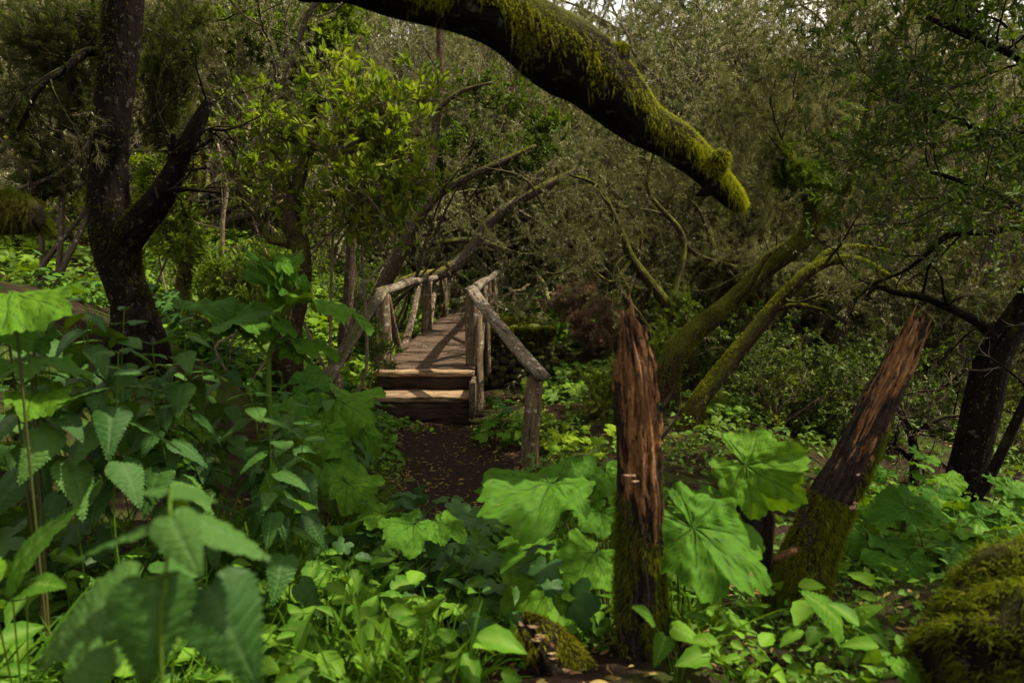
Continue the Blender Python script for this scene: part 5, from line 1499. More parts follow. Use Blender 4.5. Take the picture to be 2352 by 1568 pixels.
for k in range(150):
    px = rt.uniform(-60, 2420); d = rt.uniform(7.5, 22)
    x = (px - 1176) / F * d; y = d
    if path_dist(np.array([x]), np.array([y]))[0] < .7: continue
    if -2.6 < x < .9 and y < 21: continue
    if y < 12.5 and 620 < px < 1500: continue
    if y < 9.0 and px < 1500: continue
    if y < 10 and 1500 < px < 1720: continue
    pi_ = int(rt.choice([0, 1, 2, 3], p=([.35, .35, .15, .15] if x < 1.5 else [.15, .6, .05, .2])))
    plant_tree(BUSH[pi_], x, y, rt.uniform(0, 6.28), rt.uniform(.5, 1.05), ["leafy green bush under the trees of the wood", "dark small-leaved bush under the trees of the wood", "glossy laurel bush under the trees of the wood", "pale grey-green bush under the trees of the wood"][pi_],
               ["green bushes under the trees", "dark bushes under the trees", "laurel bushes under the trees", "pale bushes under the trees"][pi_], "bush", keys=("branches", "crown"), cat="bush")

def front_gap(x, y, p=.12):
    """mask: the bare mossy litter in front of the stumps stays nearly free of herbs"""
    r_ = np.random.default_rng(9)
    u = r_.uniform(0, 1, np.shape(x))
    a = (x > -.10) & (x < .62) & (y > 1.2) & (y < 2.2)
    b = (x >= .3) & (y < 2.9)
    return ~(a & (u > p * .6)) & ~(b & ~a & (u > .34))
# ------------------------------------------------------------------ ground cover (nobody could count it)
def bridge_free(x, y): return ~((np.abs(x - BX) < .80) & (y > 8.35) & (y < 20.3))
def cover(name, n, xr, yr, mat, seed, tpl=(LOBED, OVATE), size=.07, hgt=.22, lo=0, hi=1, patch=.9, thr=-.2, keep=None, leaves=6, stem=True, spread=.10, near=.0):
    rng = np.random.default_rng(seed)
    x = rng.uniform(*xr, n); y = rng.uniform(*yr, n)
    ph = rng.uniform(0, 6.28, 4)
    pat = np.sin(x * patch * 1.9 + ph[0]) * np.sin(y * patch * 1.6 + ph[1]) + .6 * np.sin(x * patch * 4.1 + y * patch * 3.3 + ph[2]) + rng.normal(0, .35, n)
    ok = (pat > thr) & (path_dist(x, y) > near + rng.exponential(.07, n) - .03) & bridge_free(x, y)
    if keep is not None: ok &= keep(x, y)
    ok &= front_gap(x, y)
    x, y = x[ok], y[ok]
    z = H(x, y)
    m = len(x); k = leaves
    base = np.repeat(np.stack([x, y, z - .01], -1), k, 0)
    a = rng.uniform(0, 6.28, m * k)
    big = np.repeat(rng.uniform(.55, 1.35, m), k)
    hh = hgt * big * rng.uniform(.25, 1.15, m * k)
    rad = spread * big * rng.uniform(.3, 1.4, m * k)
    out = np.stack([np.cos(a), np.sin(a), 0 * a], -1)
    end = base + out * rad[:, None]; end[:, 2] += hh
    mb = MB()
    if stem:
        blades(mb, base, end - base, np.linalg.norm(end - base, axis=1), .004, 0, 1, rng.uniform(0, .5, m * k), rng)
    D = out + rng.normal(0, .35, out.shape) + [0, 0, -.15]
    N = unit(rng.normal(0, .35, out.shape) + [0, -.25, 1.0])
    tin = np.clip(np.repeat(rng.uniform(lo, hi, m), k) + rng.normal(0, .12, m * k), 0, 1)
    sc = size * big * rng.uniform(.6, 1.3, m * k)
    half = rng.uniform(0, 1, m * k) < .5
    for tp, sel in zip(tpl, (half, ~half)): stamp(mb, tp, end[sel], D[sel], N[sel], sc[sel], tin[sel])
    return tag(mb.obj(name, MAT[mat]), "low leafy ground cover", "plants", None, "stuff")
fg = lambda x, y: True
cover("ground_cover", 5200, (-10, -1.9), (7.5, 20), 'ivy', 101, size=.075, hgt=.22, thr=-.5)
cover("ground_cover", 2600, (-7, -2.2), (9, 18), 'bright', 102, size=.08, hgt=.25, lo=0, hi=.6, thr=.25, patch=.6)
cover("ground_cover", 1900, (.3, 10), (7, 20), 'ivy', 103, size=.075, hgt=.2, lo=0, hi=.7, thr=.05)
cover("ground_cover", 1500, (-.3, 4), (14.6, 24), 'herb', 104, (ROUNDL, LOBED), .12, .30, .1, 1, thr=-.6, keep=lambda x, y: (x > -.1) | (y > 20.5))
cover("ground_cover", 800, (-5, 3.2), (20.5, 30), 'herb', 105, (ROUNDL, LOBED), .13, .32, .2, 1, thr=-.2)
cover("ground_cover", 500, (.3, 1.9), (9.5, 12), 'ivy', 106, (ROUNDL, LOBED), .09, .25, .2, .9, thr=.1)
cover("ground_cover", 2000, (.2, 7), (2.6, 8), 'ivy', 107, (TOOTHED, OVATE), .065, .16, .0, .6, thr=.2)
cover("ground_cover", 3000, (-4.5, .2), (1.6, 8.3), 'herb', 108, (TOOTHED, TOOTHED), .085, .20, 0, .8, thr=-.4, keep=lambda x, y: (y < 2.6) | (x > -.9) | (y > 6.2))
cover("ground_cover", 1500, (-4.5, .2), (1.6, 8.3), 'nettle', 112, (TOOTHED, LOBED), .08, .32, 0, 1, thr=0, keep=lambda x, y: (y < 2.6) | (x > -.9) | (y > 6.2))
cover("ground_cover", 900, (-2, 1.2), (1.5, 4.6), 'herb', 113, (TOOTHED, TOOTHED), .075, .18, .3, 1, thr=.0, keep=lambda x, y: (y < 2.6) | (x > -.9) | (y > 6.2))
cover("ground_cover", 1500, (-1.6, 2.6), (1.3, 3.4), 'herb', 109, (SMALL, TOOTHED), .034, .10, .1, .9, thr=-.2, leaves=8, spread=.06)
cover("ground_cover", 260, (.0, 2.6), (1.3, 3.4), 'herb', 114, (LOBED, TOOTHED), .05, .14, 0, .7, thr=.4, leaves=5, spread=.08)
cover("ground_cover", 260, (-1.75, -.3), (8.1, 8.45), 'herb', 110, (LOBED, SMALL), .035, .05, .5, 1, thr=.2, near=-.5)
cover("ground_cover", 1600, (-2.4, -1.5), (8.6, 13), 'bright', 111, (ROUNDL, LOBED), .07, .2, 0, .8, thr=.3)
# grass
def grass(n, xr, yr, seed, L=.28, w=.006, per=12, thr=0, keep=None, name="grass"):
    rng = np.random.default_rng(seed)
    x = rng.uniform(*xr, n); y = rng.uniform(*yr, n)
    ok = (path_dist(x, y) > -.03) & bridge_free(x, y) & (np.sin(x * 2.1 + seed) * np.sin(y * 1.7) + rng.normal(0, .3, n) > thr)
    if keep is not None: ok &= keep(x, y)
    ok &= front_gap(x, y, 0)
    x, y = x[ok], y[ok]; z = H(x, y) - .01; m = len(x)
    base = np.repeat(np.stack([x, y, z], -1), per, 0) + rng.normal(0, .018, (m * per, 3)) * [1, 1, 0]
    lean = np.repeat(rng.normal(0, .35, (m, 3)), per, 0) + rng.normal(0, .35, (m * per, 3))
    D = lean * [1, 1, 0] + [0, 0, 1.0]
    mb = MB()
    blades(mb, base, D, L * rng.uniform(.4, 1.25, m * per), w * rng.uniform(.6, 1.3, m * per), rng.uniform(.15, .9, m * per), 5, np.clip(np.repeat(rng.uniform(0, 1, m), per) * .6 + rng.uniform(0, .4, m * per), 0, 1), rng, wprof=[.8, 1, 1, .85, .6])
    tag(mb.obj(name, MAT['grass']), "long green grass", "grass", None, "stuff")
grass(900, (-1.5, .7), (1.7, 5.2), 121, .40, .009, 13, -.35)
grass(300, (-3.2, -.8), (1.8, 6.5), 122, .30, .007, 10, 0)
grass(160, (-2, .7), (5, 8.6), 123, .12, .004, 8, .2)
grass(220, (1.0, 5), (3, 8), 124, .2, .005, 8, .3)
cover("ground_cover", 300, (.25, 1.6), (1.5, 2.9), 'ivy', 115, (SMALL, OVATE), .03, .07, .0, .7, thr=-9, leaves=6, spread=.05)
# fallen leaves and twigs on the path and the slopes
def litter(n, xr, yr, seed, size=.045, keep=None, dz=.006, hf=None):
    rng = np.random.default_rng(seed)
    x = rng.uniform(*xr, n); y = rng.uniform(*yr, n)
    if keep is not None:
        ok = keep(x, y, rng); x, y = x[ok], y[ok]
    z = (H(x, y) if hf is None else hf(x, y)) + dz + rng.uniform(0, .006, len(x)); m = len(x)
    mb = MB(); a = rng.uniform(0, 6.28, m)
    D = np.stack([np.cos(a), np.sin(a), rng.normal(0, .12, m)], -1); N = unit(rng.normal(0, .3, (m, 3)) + [0, 0, 1])
    stamp(mb, LAUREL, np.stack([x, y, z], -1), D, N, size * rng.uniform(.3, 1.3, m), rng.beta(1.2, 1.5, m))
    tag(mb.obj("leaf_litter", MAT['litter']), "fallen brown leaves scattered about", "leaves", None, "stuff")
inpath = lambda x, y, r: (path_dist(x, y) < .05) & (r.uniform(0, 1, len(x)) < .35 + .65 * (np.sin(x * 5) * np.sin(y * 3.1) > 0))
litter(5200, (-2, .6), (3.5, 8.6), 131, .055, inpath, .022)
litter(2600, (-2.6, 3), (8, 14), 132, .07, lambda x, y, r: bridge_free(x, y) & (r.uniform(0, 1, len(x)) < .8))
litter(3000, (0, 8), (2, 12), 133, .06)
litter(1800, (-2, 2.5), (1.4, 4), 134, .05)
litter(240, (BX - .6, BX + .6), (9.1, 14), 135, .035, None, .004, lambda x, y: np.array([deck_z(q) for q in y]))

rng = np.random.default_rng(140)
for k, (x, y, r) in enumerate([(-.98, 6.3, .05), (-.15, 7.6, .045), (-1.28, 7.5, .06), (-.28, 5.9, .035)]):
    mb = MB(); z = float(H(np.array([x]), np.array([y]))[0])
    stone(mb, (x, y, z + r * .2), (r * rng.uniform(.9, 1.4), r, r * .6), rng, rng.uniform(0, 1))
    tag(mb.obj("pebble", MAT['stone']), ["dark stone half sunk in the path's left edge", "small dark stone near the outer right post", "largest dark stone, left of the path below the steps", "smallest dark stone, at the near right edge of the path"][k], "stone")
cover("ground_cover", 900, (-1.9, .6), (5.0, 8.5), 'ivy', 116, (TOOTHED, SMALL), .045, .09, .1, .9, thr=-9, keep=lambda x, y: (path_dist(x, y) < .22) & (np.sin(x * 4 + y * 3) > .1), leaves=5, spread=.06, near=-.04)
# ------------------------------------------------------------------ foreground plants with separate leaves
def leaf_mesh(tpl, name, mat, tint):
    mb = MB(); mb.add(tpl[0], tpl[1], tpl[0], tint, tpl[2]); return mb.mesh(name, MAT[mat])
NETTLE = [leaf_mesh(nettle_tpl(s, curl=c), "leaf", 'nettle', tn) for s, c, tn in ((1, .30, .5), (2, .5, .2), (3, .15, .75), (4, .4, .9))]
BUTTER = [leaf_mesh(butterbur_tpl(s, cup=c, droop=dr, sinus=si), "leaf", 'butterbur', tn) for s, c, dr, si, tn in ((11, .25, .30, .5, .5), (12, .1, .22, .6, .75), (13, .35, .45, .45, .3), (14, .15, .38, .6, .6), (15, .3, .15, .5, .1))]
BRIGHT = [leaf_mesh(butterbur_tpl(s, nr=7, na=60, lobes=7, cup=c, droop=dr, sinus=.7), "leaf", 'bright', tn) for s, c, dr, tn in ((21, .2, .3, .3), (22, .1, .2, .6), (23, .3, .4, .9))]
HERB = [leaf_mesh(nettle_tpl(s, w=.30, curl=c), "leaf", 'herb', tn) for s, c, tn in ((31, .3, .5), (32, .5, .8), (33, .2, .3))]
SOFT = [leaf_mesh(butterbur_tpl(s, nr=8, na=60, lobes=7, cup=c, droop=dr, sinus=.7), "leaf", 'butterbur', tn) for s, c, dr, tn in ((41, .2, .3, .4), (42, .1, .25, .8), (43, .3, .4, .15))]
from mathutils import Matrix
def leaf_obj(parent, mesh, loc, d, nrm, sc, name="leaf"):
    y = unit(d); x = unit(np.cross(y, nrm)); z = np.cross(x, y)
    o = bpy.data.objects.new(name, mesh)
    p = np.asarray(loc) - np.array(parent.location)
    m = np.eye(4)
    s = np.broadcast_to(sc, (3,))
    m[:3, 0] = x * s[0]; m[:3, 1] = y * s[1]; m[:3, 2] = z * s[2]; m[:3, 3] = p
    link(o, parent); o.matrix_local = Matrix(m.tolist())
    return o
def stalk(mb, pts, r0, r1, n=10, sides=6):
    tube(mb, resample(np.array(pts), n), np.linspace(r0, r1, n), sides, caps=False)

def nettle(px, py, d, seed, label, size=.105, pairs=6, gap=.055, lean=None, stem_r=.0035, meshes=NETTLE, mat='stem', name="nettle", cat="nettle", group=None, zmin=None):
    rng = np.random.default_rng(seed)
    top = P(px, py, d)
    base = top + np.array([rng.normal(0, .05), rng.normal(.03, .05), 0]) if lean is None else top + np.asarray(lean)
    base[2] = min(gz(base[0], base[1]) - .02, top[2] - .18)
    t = thing(name, base, label, cat, group)
    mid = (top + base) / 2 + rng.normal(0, .02, 3)
    st_ = resample(np.array([base, mid, top]), 20)
    L = np.linalg.norm(top - base)
    mb = MB(); tube(mb, st_, np.linspace(stem_r, stem_r * .5, 20), 6, caps=False)
    a0 = rng.uniform(0, 3.14); z = 0.0; pl = []
    for q in range(pairs + 1):
        if q: z += gap * (.5 + .22 * q) * rng.uniform(.85, 1.15)
        f = 1 - z / L
        if f < .08: break
        pos = st_[min(19, int(f * 19))]
        k = (.30, .55, .8, 1.0, 1.08, 1.1, 1.05, 1, 1, 1)[min(q, 9)]
        for s in (0, 1):
            a = a0 + pi * s + q * pi / 2 + rng.normal(0, .22)
            o = np.array([cos(a), sin(a), 0])
            elev = (.9, .45, .1, -.12, -.3, -.4, -.5, -.5, -.5, -.5)[min(q, 9)] + rng.normal(0, .14)
            dd = unit(o + [0, 0, elev])
            pet = pos + unit(o + [0, 0, .35]) * size * k * .38
            stalk(mb, [pos, (pos + pet) / 2 + [0, 0, .006], pet], .0016, .0012, 5, 5)
            nn = unit(np.array([0, 0, 1.0]) + o * .35 + rng.normal(0, .18, 3))
            leaf_obj(t, meshes[int(rng.integers(len(meshes)))], pet, unit(dd + [0, 0, -.28]), nn, size * 1.35 * k * rng.uniform(.8, 1.2))
    mb.obj("stem", MAT[mat], t)
    return t

_n = [(195, 652, 2.6, "nettle with a dark drooping leaf below the bright yellow-green leaf on the left", .115, 6), (285, 712, 2.75, "nettle standing just under the foot of the dark forked tree", .105, 6), (272, 812, 2.15, "largest nettle of the left clump, its broad leaf hanging over the black gap", .115, 6),
      (425, 702, 2.65, "nettle with a pale leaf at the left tip of the big curled leaf", .105, 6), (520, 803, 3.0, "nettle in front of the tall curled-leaf plant's stem", .10, 6), (572, 878, 2.7, "nettle with three hanging leaves in the middle of the left clump", .105, 6),
      (700, 962, 2.95, "nettle nearest the path above the pale serrated leaf", .105, 6), (655, 885, 3.4, "nettle right of the tall plant's base", .10, 6), (755, 858, 4.2, "small nettle under the lower end of the left handrail", .085, 6), (835, 905, 5.0, "small bluish nettle beside the lowest bridge step", .085, 6),
      (40, 795, 2.3, "nettle at the left edge below the yellowish lobed leaves", .11, 6), (120, 880, 2.1, "shaded nettle in the dark gap at the left", .11, 5), (470, 905, 3.0, "nettle in the shade between two taller nettles", .10, 5), (350, 790, 3.0, "nettle behind the largest nettle of the clump", .105, 6), (620, 990, 2.6, "nettle low in the clump with a pointed pale leaf", .095, 5),
      (380, 880, 2.6, "nettle right of the largest nettle, half hidden by its leaf", .11, 5), (860, 980, 5.6, "small nettle at the left edge of the earth path", .08, 5), (805, 945, 4.5, "nettle among the lobed leaves by the path's left edge", .085, 6), (230, 960, 2.2, "nettle deep in the shade below the largest nettle", .11, 4), (90, 700, 3.0, "nettle behind the bright leaf at the left edge", .10, 5)]
for k, (px, py, d, lab, sz, pr) in enumerate(_n):
    nettle(px, py, d, 300 + k, lab, sz, pr)

_rn = np.random.default_rng(88)
for k in range(26):
    px = _rn.uniform(-40, 690); d = _rn.uniform(2.3, 5.2)
    py = 800 + 190 * (px / 800)**1.3 + _rn.uniform(-60, 150) - 25 * (d - 3)
    nettle(px, py, d, 360 + k, "green nettle in the thick bank of nettles left of the path", .105, 6, group="nettles of the left bank")

def leaf_px(parent, mb, mesh, at, tip, roll=0.0, up=.9, face=1.0, root=None, wide=1.0, r=.0035, sag=.03, sc=None):
    """one big leaf: stalk point at, tip at tip (px, py, distance); stalk from root"""
    k_ = .9 if mesh in BUTTER else 1.0
    a = P(*at); b_ = P(*tip); d = b_ - a; L = np.linalg.norm(d) if sc is None else sc
    n = np.array([0, 0, up]) - face * unit(a)
    y = unit(d); n = unit(n - y * np.dot(n, y))
    n = n * cos(roll) + np.cross(y, n) * sin(roll)
    leaf_obj(parent, mesh, a, d, n, (L * wide * k_, L * k_, L * k_))
    if root is not None:
        root = np.asarray(root); m = (root + a) / 2 + np.array([0, 0, sag])
        stalk(mb, [root, m, a - n * .004], r * 1.3, r, 10, 7)

# big lobed leaves around the upright stump
def big_plant(name, base, leaves, label, mat='redstem', cat="plant", meshes=BUTTER, group=None):
    t = thing(name, base, label, cat, group)
    mb = MB()
    for k, l in enumerate(leaves):
        kw = dict(l[3]) if len(l) > 3 else {}
        root = kw.pop('root', None); root = np.asarray(base) if root is None else P(*root)
        leaf_px(t, mb, meshes[l[2]], l[0], l[1], root=root, **kw)
    if mb.n: mb.obj("stem", MAT[mat], t)
    return t
big_plant("broad_leaved_plant", gp(1560, 1420, 2.35), [
    ((1712, 1068, 2.2), (1868, 1158, 2.1), 1, dict(up=.5, face=1.1, roll=.1, wide=.95)),
    ((1592, 1212, 2.1), (1778, 1370, 1.95), 0, dict(up=.8, face=.9, wide=.95)),
    ((1556, 1215, 2.15), (1520, 1160, 2.2), 3, dict(up=1, face=.5, wide=1.2)),
    ], "plant with two large pale green lobed leaves right of the upright stump")
big_plant("broad_leaved_plant", gp(1400, 1420, 2.5), [
    ((1262, 1110, 2.45), (1086, 1165, 2.25), 0, dict(up=1.3, face=.55, wide=.85)),
    ((1364, 1270, 2.35), (1292, 1338, 2.2), 3, dict(up=.7, face=1, wide=1.0)),
    ((1264, 1348, 2.3), (1185, 1486, 2.12), 1, dict(up=.5, face=1.2, wide=.95)),
    ((1350, 1100, 2.7), (1300, 1035, 2.75), 2, dict(up=.3, face=.8, roll=.5)),
    ((1392, 1085, 2.75), (1420, 1150, 2.6), 3, dict(up=1, face=.6)),
    ((1255, 1240, 2.6), (1150, 1262, 2.45), 3, dict(up=1.2, face=.4)),
    ((1380, 1175, 2.6), (1330, 1215, 2.5), 0, dict(up=1.2, face=.5)),
    ], "plant with dark green rounded lobed leaves left of the upright stump")
big_plant("broad_leaved_plant", gp(960, 1330, 3.0), [
    ((948, 1205, 2.95), (878, 1248, 2.8), 0, dict(up=1.2, face=.7, wide=1.1)),
    ((1010, 1200, 3.0), (1062, 1225, 2.9), 3, dict(up=1.2, face=.6)),
    ((880, 1180, 3.3), (800, 1200, 3.2), 1, dict(up=1.2, face=.5)),
    ], "lobed plant at the near end of the path, its leaf flat over the grass")
big_plant("broad_leaved_plant", gp(790, 1060, 4.2), [
    ((775, 915, 4.3), (860, 965, 4.1), 1, dict(up=1.2, face=.6)),
    ((745, 1055, 3.9), (825, 1140, 3.75), 0, dict(up=.9, face=.8, wide=.9)),
    ((700, 930, 4.2), (640, 1000, 4.0), 2, dict(up=1.2, face=.5)),
    ((830, 985, 4.6), (866, 1045, 4.5), 3, dict(up=.6, face=.8, wide=.8)),
    ((700, 880, 4.4), (770, 860, 4.5), 4, dict(up=1, face=.6)),
    ((740, 990, 4.0), (690, 1070, 3.8), 3, dict(up=.9, face=.7)),
    ((800, 1110, 3.7), (870, 1160, 3.6), 1, dict(up=1.2, face=.6)),
    ], "cluster of broad lobed leaves spilling over the left edge of the path")
big_plant("broad_leaved_plant", gp(60, 900, 2.0), [
    ((30, 676, 1.95), (172, 708, 1.88), 1, dict(up=1.5, face=.25, wide=.8)),
    ((70, 835, 2.2), (180, 850, 2.12), 0, dict(up=1.4, face=.2, wide=.9)),
    ((75, 760, 2.3), (100, 810, 2.25), 4, dict(up=.4, face=1.0)),
    ((15, 745, 2.2), (60, 790, 2.15), 2, dict(up=.4, face=1.0)),
    ((80, 905, 2.1), (165, 918, 2.05), 1, dict(up=1.4, face=.2)),
    ], "plant with a sunlit yellow-green toothed leaf at the left edge")
big_plant("broad_leaved_plant", gp(420, 1110, 2.9), [
    ((402, 985, 2.9), (440, 1060, 2.8), 1, dict(up=.5, face=1.1)),
    ((340, 1000, 2.8), (290, 1080, 2.7), 3, dict(up=.6, face=1.0)),
    ], "round lobed leaf among the stems of the nettle clump")
# tall plant with curled leaves on a thick stem
tp = thing("tall_leafy_plant", gp(612, 900, 3.0), "tall thick-stemmed plant with curled leaves rising above the nettles", "plant")
mb = MB()
sp = np.array([np.array(tp.location), P(617, 870, 3.0), P(624, 799, 3.0), P(637, 739, 3.0), P(632, 674, 3.0)])
stalk(mb, sp, .017, .010, 24, 10)
n1, n2, n3 = P(637, 739, 3.0), P(632, 672, 3.0), P(612, 814, 3.0)
def tl(at, tip, m, root, **k): leaf_px(tp, mb, BUTTER[m], at, tip, root=root, r=.005, **k)
tl((716, 690, 2.95), (868, 706, 2.9), 3, n1, up=1.4, face=.25, wide=.55, roll=-.3)
tl((524, 738, 2.95), (400, 672, 2.95), 4, n3, up=1.4, face=.45, wide=.75)
tl((530, 735, 2.95), (606, 716, 2.85), 2, n3, up=1.2, face=.6, wide=1.3)
tl((674, 780, 2.95), (778, 788, 2.9), 3, n3, up=1.4, face=.25, wide=.55)
tl((669, 804, 2.95), (722, 838, 2.9), 0, n3, up=1.2, face=.5, wide=.6)
tl((625, 668, 2.98), (580, 575, 2.98), 2, n2, up=.2, face=1, wide=.55, roll=.5)
tl((640, 650, 2.95), (576, 566, 2.9), 4, n2, up=1.0, face=.3, wide=.6)
tl((648, 640, 3.0), (676, 580, 2.95), 2, n2, up=.3, face=1, wide=.8, roll=-.6)
tl((645, 600, 2.95), (665, 632, 2.9), 0, n2, up=.8, face=.8, wide=.7)
tl((622, 660, 2.9), (610, 600, 2.9), 2, n2, up=.1, face=1, wide=.7, roll=.9)
tl((690, 668, 2.95), (705, 628, 2.95), 2, n1, up=.2, face=1, wide=.7, roll=.4)
tl((610, 745, 2.9), (600, 790, 2.85), 2, n1, up=.3, face=1, wide=.8)
tl((645, 742, 2.9), (682, 775, 2.85), 0, n1, up=1, face=.6, wide=.6)
mb.obj("stem", MAT['stem'], tp)
# blurred nettle close to the lens
nn_ = thing("nettle", gp(375, 1700, .80), "very large out-of-focus nettle close to the lens at the bottom left", "nettle")
mb = MB()
sp = np.array([np.array(nn_.location), P(372, 1560, .78), P(380, 1350, .78), P(388, 1180, .80), P(393, 1120, .82)])
stalk(mb, sp, .004, .002, 24, 7)
def bl(at, tip, m, root, **k): leaf_px(nn_, mb, NETTLE[m], at, tip, root=P(*root), r=.0016, sag=.0, **k)
bl((350, 1335, .78), (346, 1610, .75), 0, (382, 1310, .78), up=.5, face=1.0, wide=1.05)
bl((392, 1185, .79), (462, 1325, .77), 2, (390, 1160, .8), up=.7, face=1.0, wide=1.0)
bl((385, 1190, .84), (150, 1262, .83), 2, (388, 1180, .8), up=1.5, face=.0, wide=.8)
bl((430, 1190, .86), (630, 1262, .85), 2, (388, 1180, .8), up=1.5, face=.0, wide=.8)
bl((300, 1345, .88), (10, 1480, .84), 3, (382, 1320, .78), up=1.0, face=.5, wide=1.15)
bl((480, 1345, .86), (610, 1580, .82), 1, (382, 1320, .78), up=.5, face=.9, wide=1.1)
bl((390, 1125, .84), (285, 1120, .84), 2, (392, 1125, .82), up=1.2, face=.0)
bl((395, 1122, .84), (500, 1140, .84), 2, (392, 1125, .82), up=1.2, face=.0)
bl((240, 1480, .80), (120, 1640, .74), 3, (378, 1470, .78), up=.6, face=.8, wide=1.1)
mb.obj("stem", MAT['stem'], nn_)

# toothed pale herbs at the bottom centre
_h = [(835, 1330, 2.35, "pale toothed herb with wrinkled leaves at the bottom centre", .13, [(790, 1295, 770, 1270), (850, 1350, 835, 1420), (880, 1330, 915, 1300), (815, 1385, 905, 1450)]),
      (850, 1440, 2.3, "pale toothed herb left of the grass tuft, with a broad folded leaf", .13, [(840, 1440, 790, 1520), (905, 1400, 1040, 1445), (880, 1400, 820, 1390)]),
      (820, 1560, 2.0, "large pale herb leaf cut off by the bottom edge", .15, [(800, 1610, 870, 1490), (770, 1600, 700, 1530), (900, 1560, 950, 1590)]),
      (640, 1095, 2.6, "upright oval yellow-green leaf below the nettle clump", .1, [(622, 1150, 625, 1075), (640, 1170, 700, 1140)]),
      (30, 1230, 1.5, "blurred toothed leaf standing at the left edge of the foreground", .12, [(20, 1320, 110, 1160), (-20, 1340, -60, 1230), (60, 1340, 140, 1330)]),
      (2010, 1260, 2.0, "pointed toothed leaf at the foot of the leaning broken trunk", .12, [(1935, 1440, 1880, 1345), (1960, 1420, 2000, 1380)]),
      (2150, 1520, 1.6, "bright toothed leaf in front of the mossy boulder", .12, [(2170, 1610, 2085, 1490)]),
      (1560, 1400, 1.9, "lobed fresh herb in front of the mossy foot of the upright stump", .08, [(1500, 1420, 1470, 1380), (1545, 1440, 1620, 1460), (1530, 1460, 1500, 1530), (1590, 1490, 1640, 1530)])]
for k, (px, py, d, lab, sz, lv) in enumerate(_h):
    base = gp(px, py + 120, d)
    big_plant("leafy_herb", base, [((a, b_, d), (c, e, d - .04), q % 3, dict(up=1.0, face=.7, r=.0018, wide=1.1)) for q, (a, b_, c, e) in enumerate(lv)], lab, 'stem', "herb", HERB)

# plants made of several long-stalked leaves
def leafy(px, py, d, seed, n, size, hgt, meshes, label, name="broad_leaved_plant", mat='redstem', spread=.25, group=None, cat="plant"):
    rng = np.random.default_rng(seed)
    base = gp(px, py, d, .02)
    t = thing(name, base, label, cat, group)
    mb = MB()
    for q in range(n):
        a = 2.4 * q + rng.uniform(-.5, .5); rr = spread * rng.uniform(.3, 1.0)
        end = base + np.array([cos(a) * rr, sin(a) * rr, hgt * rng.uniform(.45, 1.1)])
        stalk(mb, [base, base * .5 + end * .5 + [0, 0, .05], end], .0035, .0022, 7, 5)
        o = np.array([cos(a), sin(a), 0])
        leaf_obj(t, meshes[int(rng.integers(len(meshes)))], end, o + [0, 0, -.25] + rng.normal(0, .2, 3), unit(np.array([0, -.35, 1.0]) + rng.normal(0, .22, 3)), size * rng.uniform(.6, 1.2))
    mb.obj("stem", MAT[mat], t)
    return t
_g = [(2000, 1420, 3.0, 7, .115, .32, "broad-leaved plant right beside the foot of the leaning broken trunk"), (2130, 1400, 2.9, 7, 0.168, .30, "broad-leaved plant with a rounded leaf touching the mossy boulder"), (2060, 1320, 3.6, 7, 0.154, .34, "broad-leaved plant in the middle of the right-hand patch"),
      (2200, 1310, 3.7, 8, 0.140, .30, "broad-leaved plant with a sunlit leaf above the boulder"), (2300, 1300, 3.8, 7, 0.154, .32, "broad-leaved plant at the right edge above the boulder"), (1990, 1270, 4.2, 7, 0.154, .34, "broad-leaved plant behind the leaning trunk's bracket fungus"),
      (2130, 1240, 4.7, 8, 0.154, .33, "broad-leaved plant below the bent dark branch"), (2260, 1240, 4.6, 7, 0.154, .36, "broad-leaved plant with a tall tilted leaf in front of the evergreen trunk"), (2350, 1230, 4.8, 7, 0.154, .3, "broad-leaved plant in the deep shade at the right edge"),
      (1900, 1180, 4.6, 6, 0.140, .3, "broad-leaved plant between the big pale leaf and the leaning trunk"), (2060, 1180, 5.6, 7, 0.140, .3, "farthest broad-leaved plant of the right-hand patch")]
for k, (px, py, d, n, sz, hg, lab) in enumerate(_g): leafy(px, py, d, 400 + k, n, sz, hg, BUTTER, lab)
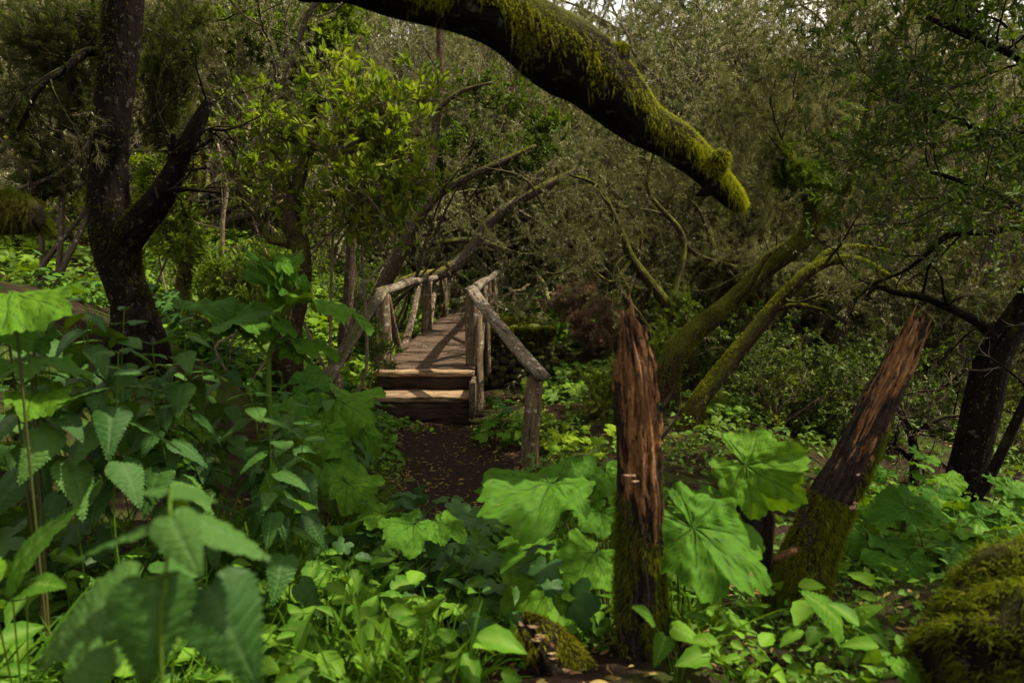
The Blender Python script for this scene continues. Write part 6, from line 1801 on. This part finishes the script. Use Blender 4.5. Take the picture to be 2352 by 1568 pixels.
_b = [(1290, 1085, 6.3, 9, .095, .30, BRIGHT, "sunlit yellow-green plant at the foot of the outer right post"), (1375, 1080, 6.2, 9, .10, .36, BRIGHT, "tall sunlit yellow-green plant left of the upright stump"), (1330, 1050, 7.0, 7, .09, .24, BRIGHT, "low sunlit plant behind the two tall yellow-green ones"),
      (1250, 1040, 7.2, 7, .095, .3, BRIGHT, "sunlit plant just right of the outer right post"), (1160, 1020, 7.6, 9, .10, .34, SOFT, "shaded leafy plant between the steps and the outer right post"), (1115, 1010, 7.7, 7, .095, .24, SOFT, "low leafy plant at the right corner of the lowest step"),
      (1185, 960, 8.0, 6, .085, .42, SOFT, "leafy plant with long stalks in front of the stone wall"), (1260, 960, 7.8, 5, .08, .36, BRIGHT, "long-stalked plant with pale leaves right of the outer right post's top"),
      (1290, 850, 11.3, 8, .09, .3, SOFT, "leafy plant on the gully floor right of the stone wall"), (1330, 880, 10.5, 8, .09, .3, SOFT, "leafy plant on the gully floor below the dead heather"), (1300, 800, 12.2, 8, .1, .3, SOFT, "leafy plant beside the corner of the stone wall"),
      (1240, 930, 10.5, 7, .08, .22, SOFT, "small leafy plant at the foot of the stone wall"), (1150, 925, 10.6, 6, .08, .18, SOFT, "small leafy plant under the bridge's right side"),
      (1545, 1110, 3.0, 4, .07, .42, BRIGHT, "slim plant with bright cupped leaves just right of the upright stump"), (1590, 1140, 3.3, 5, .08, .30, SOFT, "plant half hidden behind the large lobed leaf"),
      (1690, 950, 8.8, 8, .09, .26, SOFT, "leafy plant at the foot of the thin leaning trunk"), (1750, 935, 9.2, 8, .09, .24, SOFT, "leafy plant on the dark bank right of the thin leaning trunk"),
      (850, 830, 10.2, 7, .09, .26, BRIGHT, "sunlit plant under the left side of the bridge"), (735, 770, 10.0, 8, .10, .3, BRIGHT, "sunlit plant between the mossy trunk and the left handrail"), (720, 730, 12.0, 7, .1, .3, BRIGHT, "farther sunlit plant behind the left handrail")]
for k, (px, py, d, n, sz, hg, ms, lab) in enumerate(_b): leafy(px, py, d, 450 + k, n, sz, hg, ms, lab, "leafy_plant", 'stem', .22)
# ferns
def fern(px, py, d, seed, L, n, label):
    rng = np.random.default_rng(seed); base = gp(px, py, d, .02)
    t = thing("fern", base, label, "fern")
    for q in range(n):
        a = 2 * pi * q / n + rng.uniform(-.3, .3); mb = MB()
        s = np.linspace(0, 1, 26); o = np.array([cos(a), sin(a), 0])
        l = L * rng.uniform(.75, 1.15)
        c = base + o[None] * (s * l * .85)[:, None] + np.array([0, 0, 1.0])[None] * ((s - .75 * s**2) * l * .9)[:, None]
        tube(mb, c, np.linspace(.003, .001, 26), 4, caps=False)
        T = unit(np.gradient(c, axis=0)); S = unit(np.cross(T, [0, 0, 1.0]))
        for sg in (-1, 1):
            w = l * .24 * np.sin(pi * (s[3:] * .9 + .12))
            stamp(mb, LAUREL, c[3:], S[3:] * sg + T[3:] * .35 + [0, 0, -.12], np.cross(S[3:], T[3:]), w, rng.uniform(.2, .8))
        mb.obj("frond", MAT['herb'], t)
for k, (px, py, d, L, lab) in enumerate([(2120, 1280, 3.3, .4, "fern among the broad leaves of the right-hand patch"), (2220, 1330, 3.2, .35, "fern just above the mossy boulder"), (1690, 905, 9.0, .55, "fern on the dark bank between the leaning trunks"), (1660, 975, 8.0, .45, "fern at the foot of the thin leaning trunk"),
                                         (1600, 1130, 3.6, .3, "fern behind the upright stump"), (1740, 780, 11, .6, "pale fern in the shade beyond the thin leaning trunk"), (490, 700, 7.0, .5, "fern under the low laurel bush")]):
    fern(px, py, d, 500 + k, L, 9, lab)
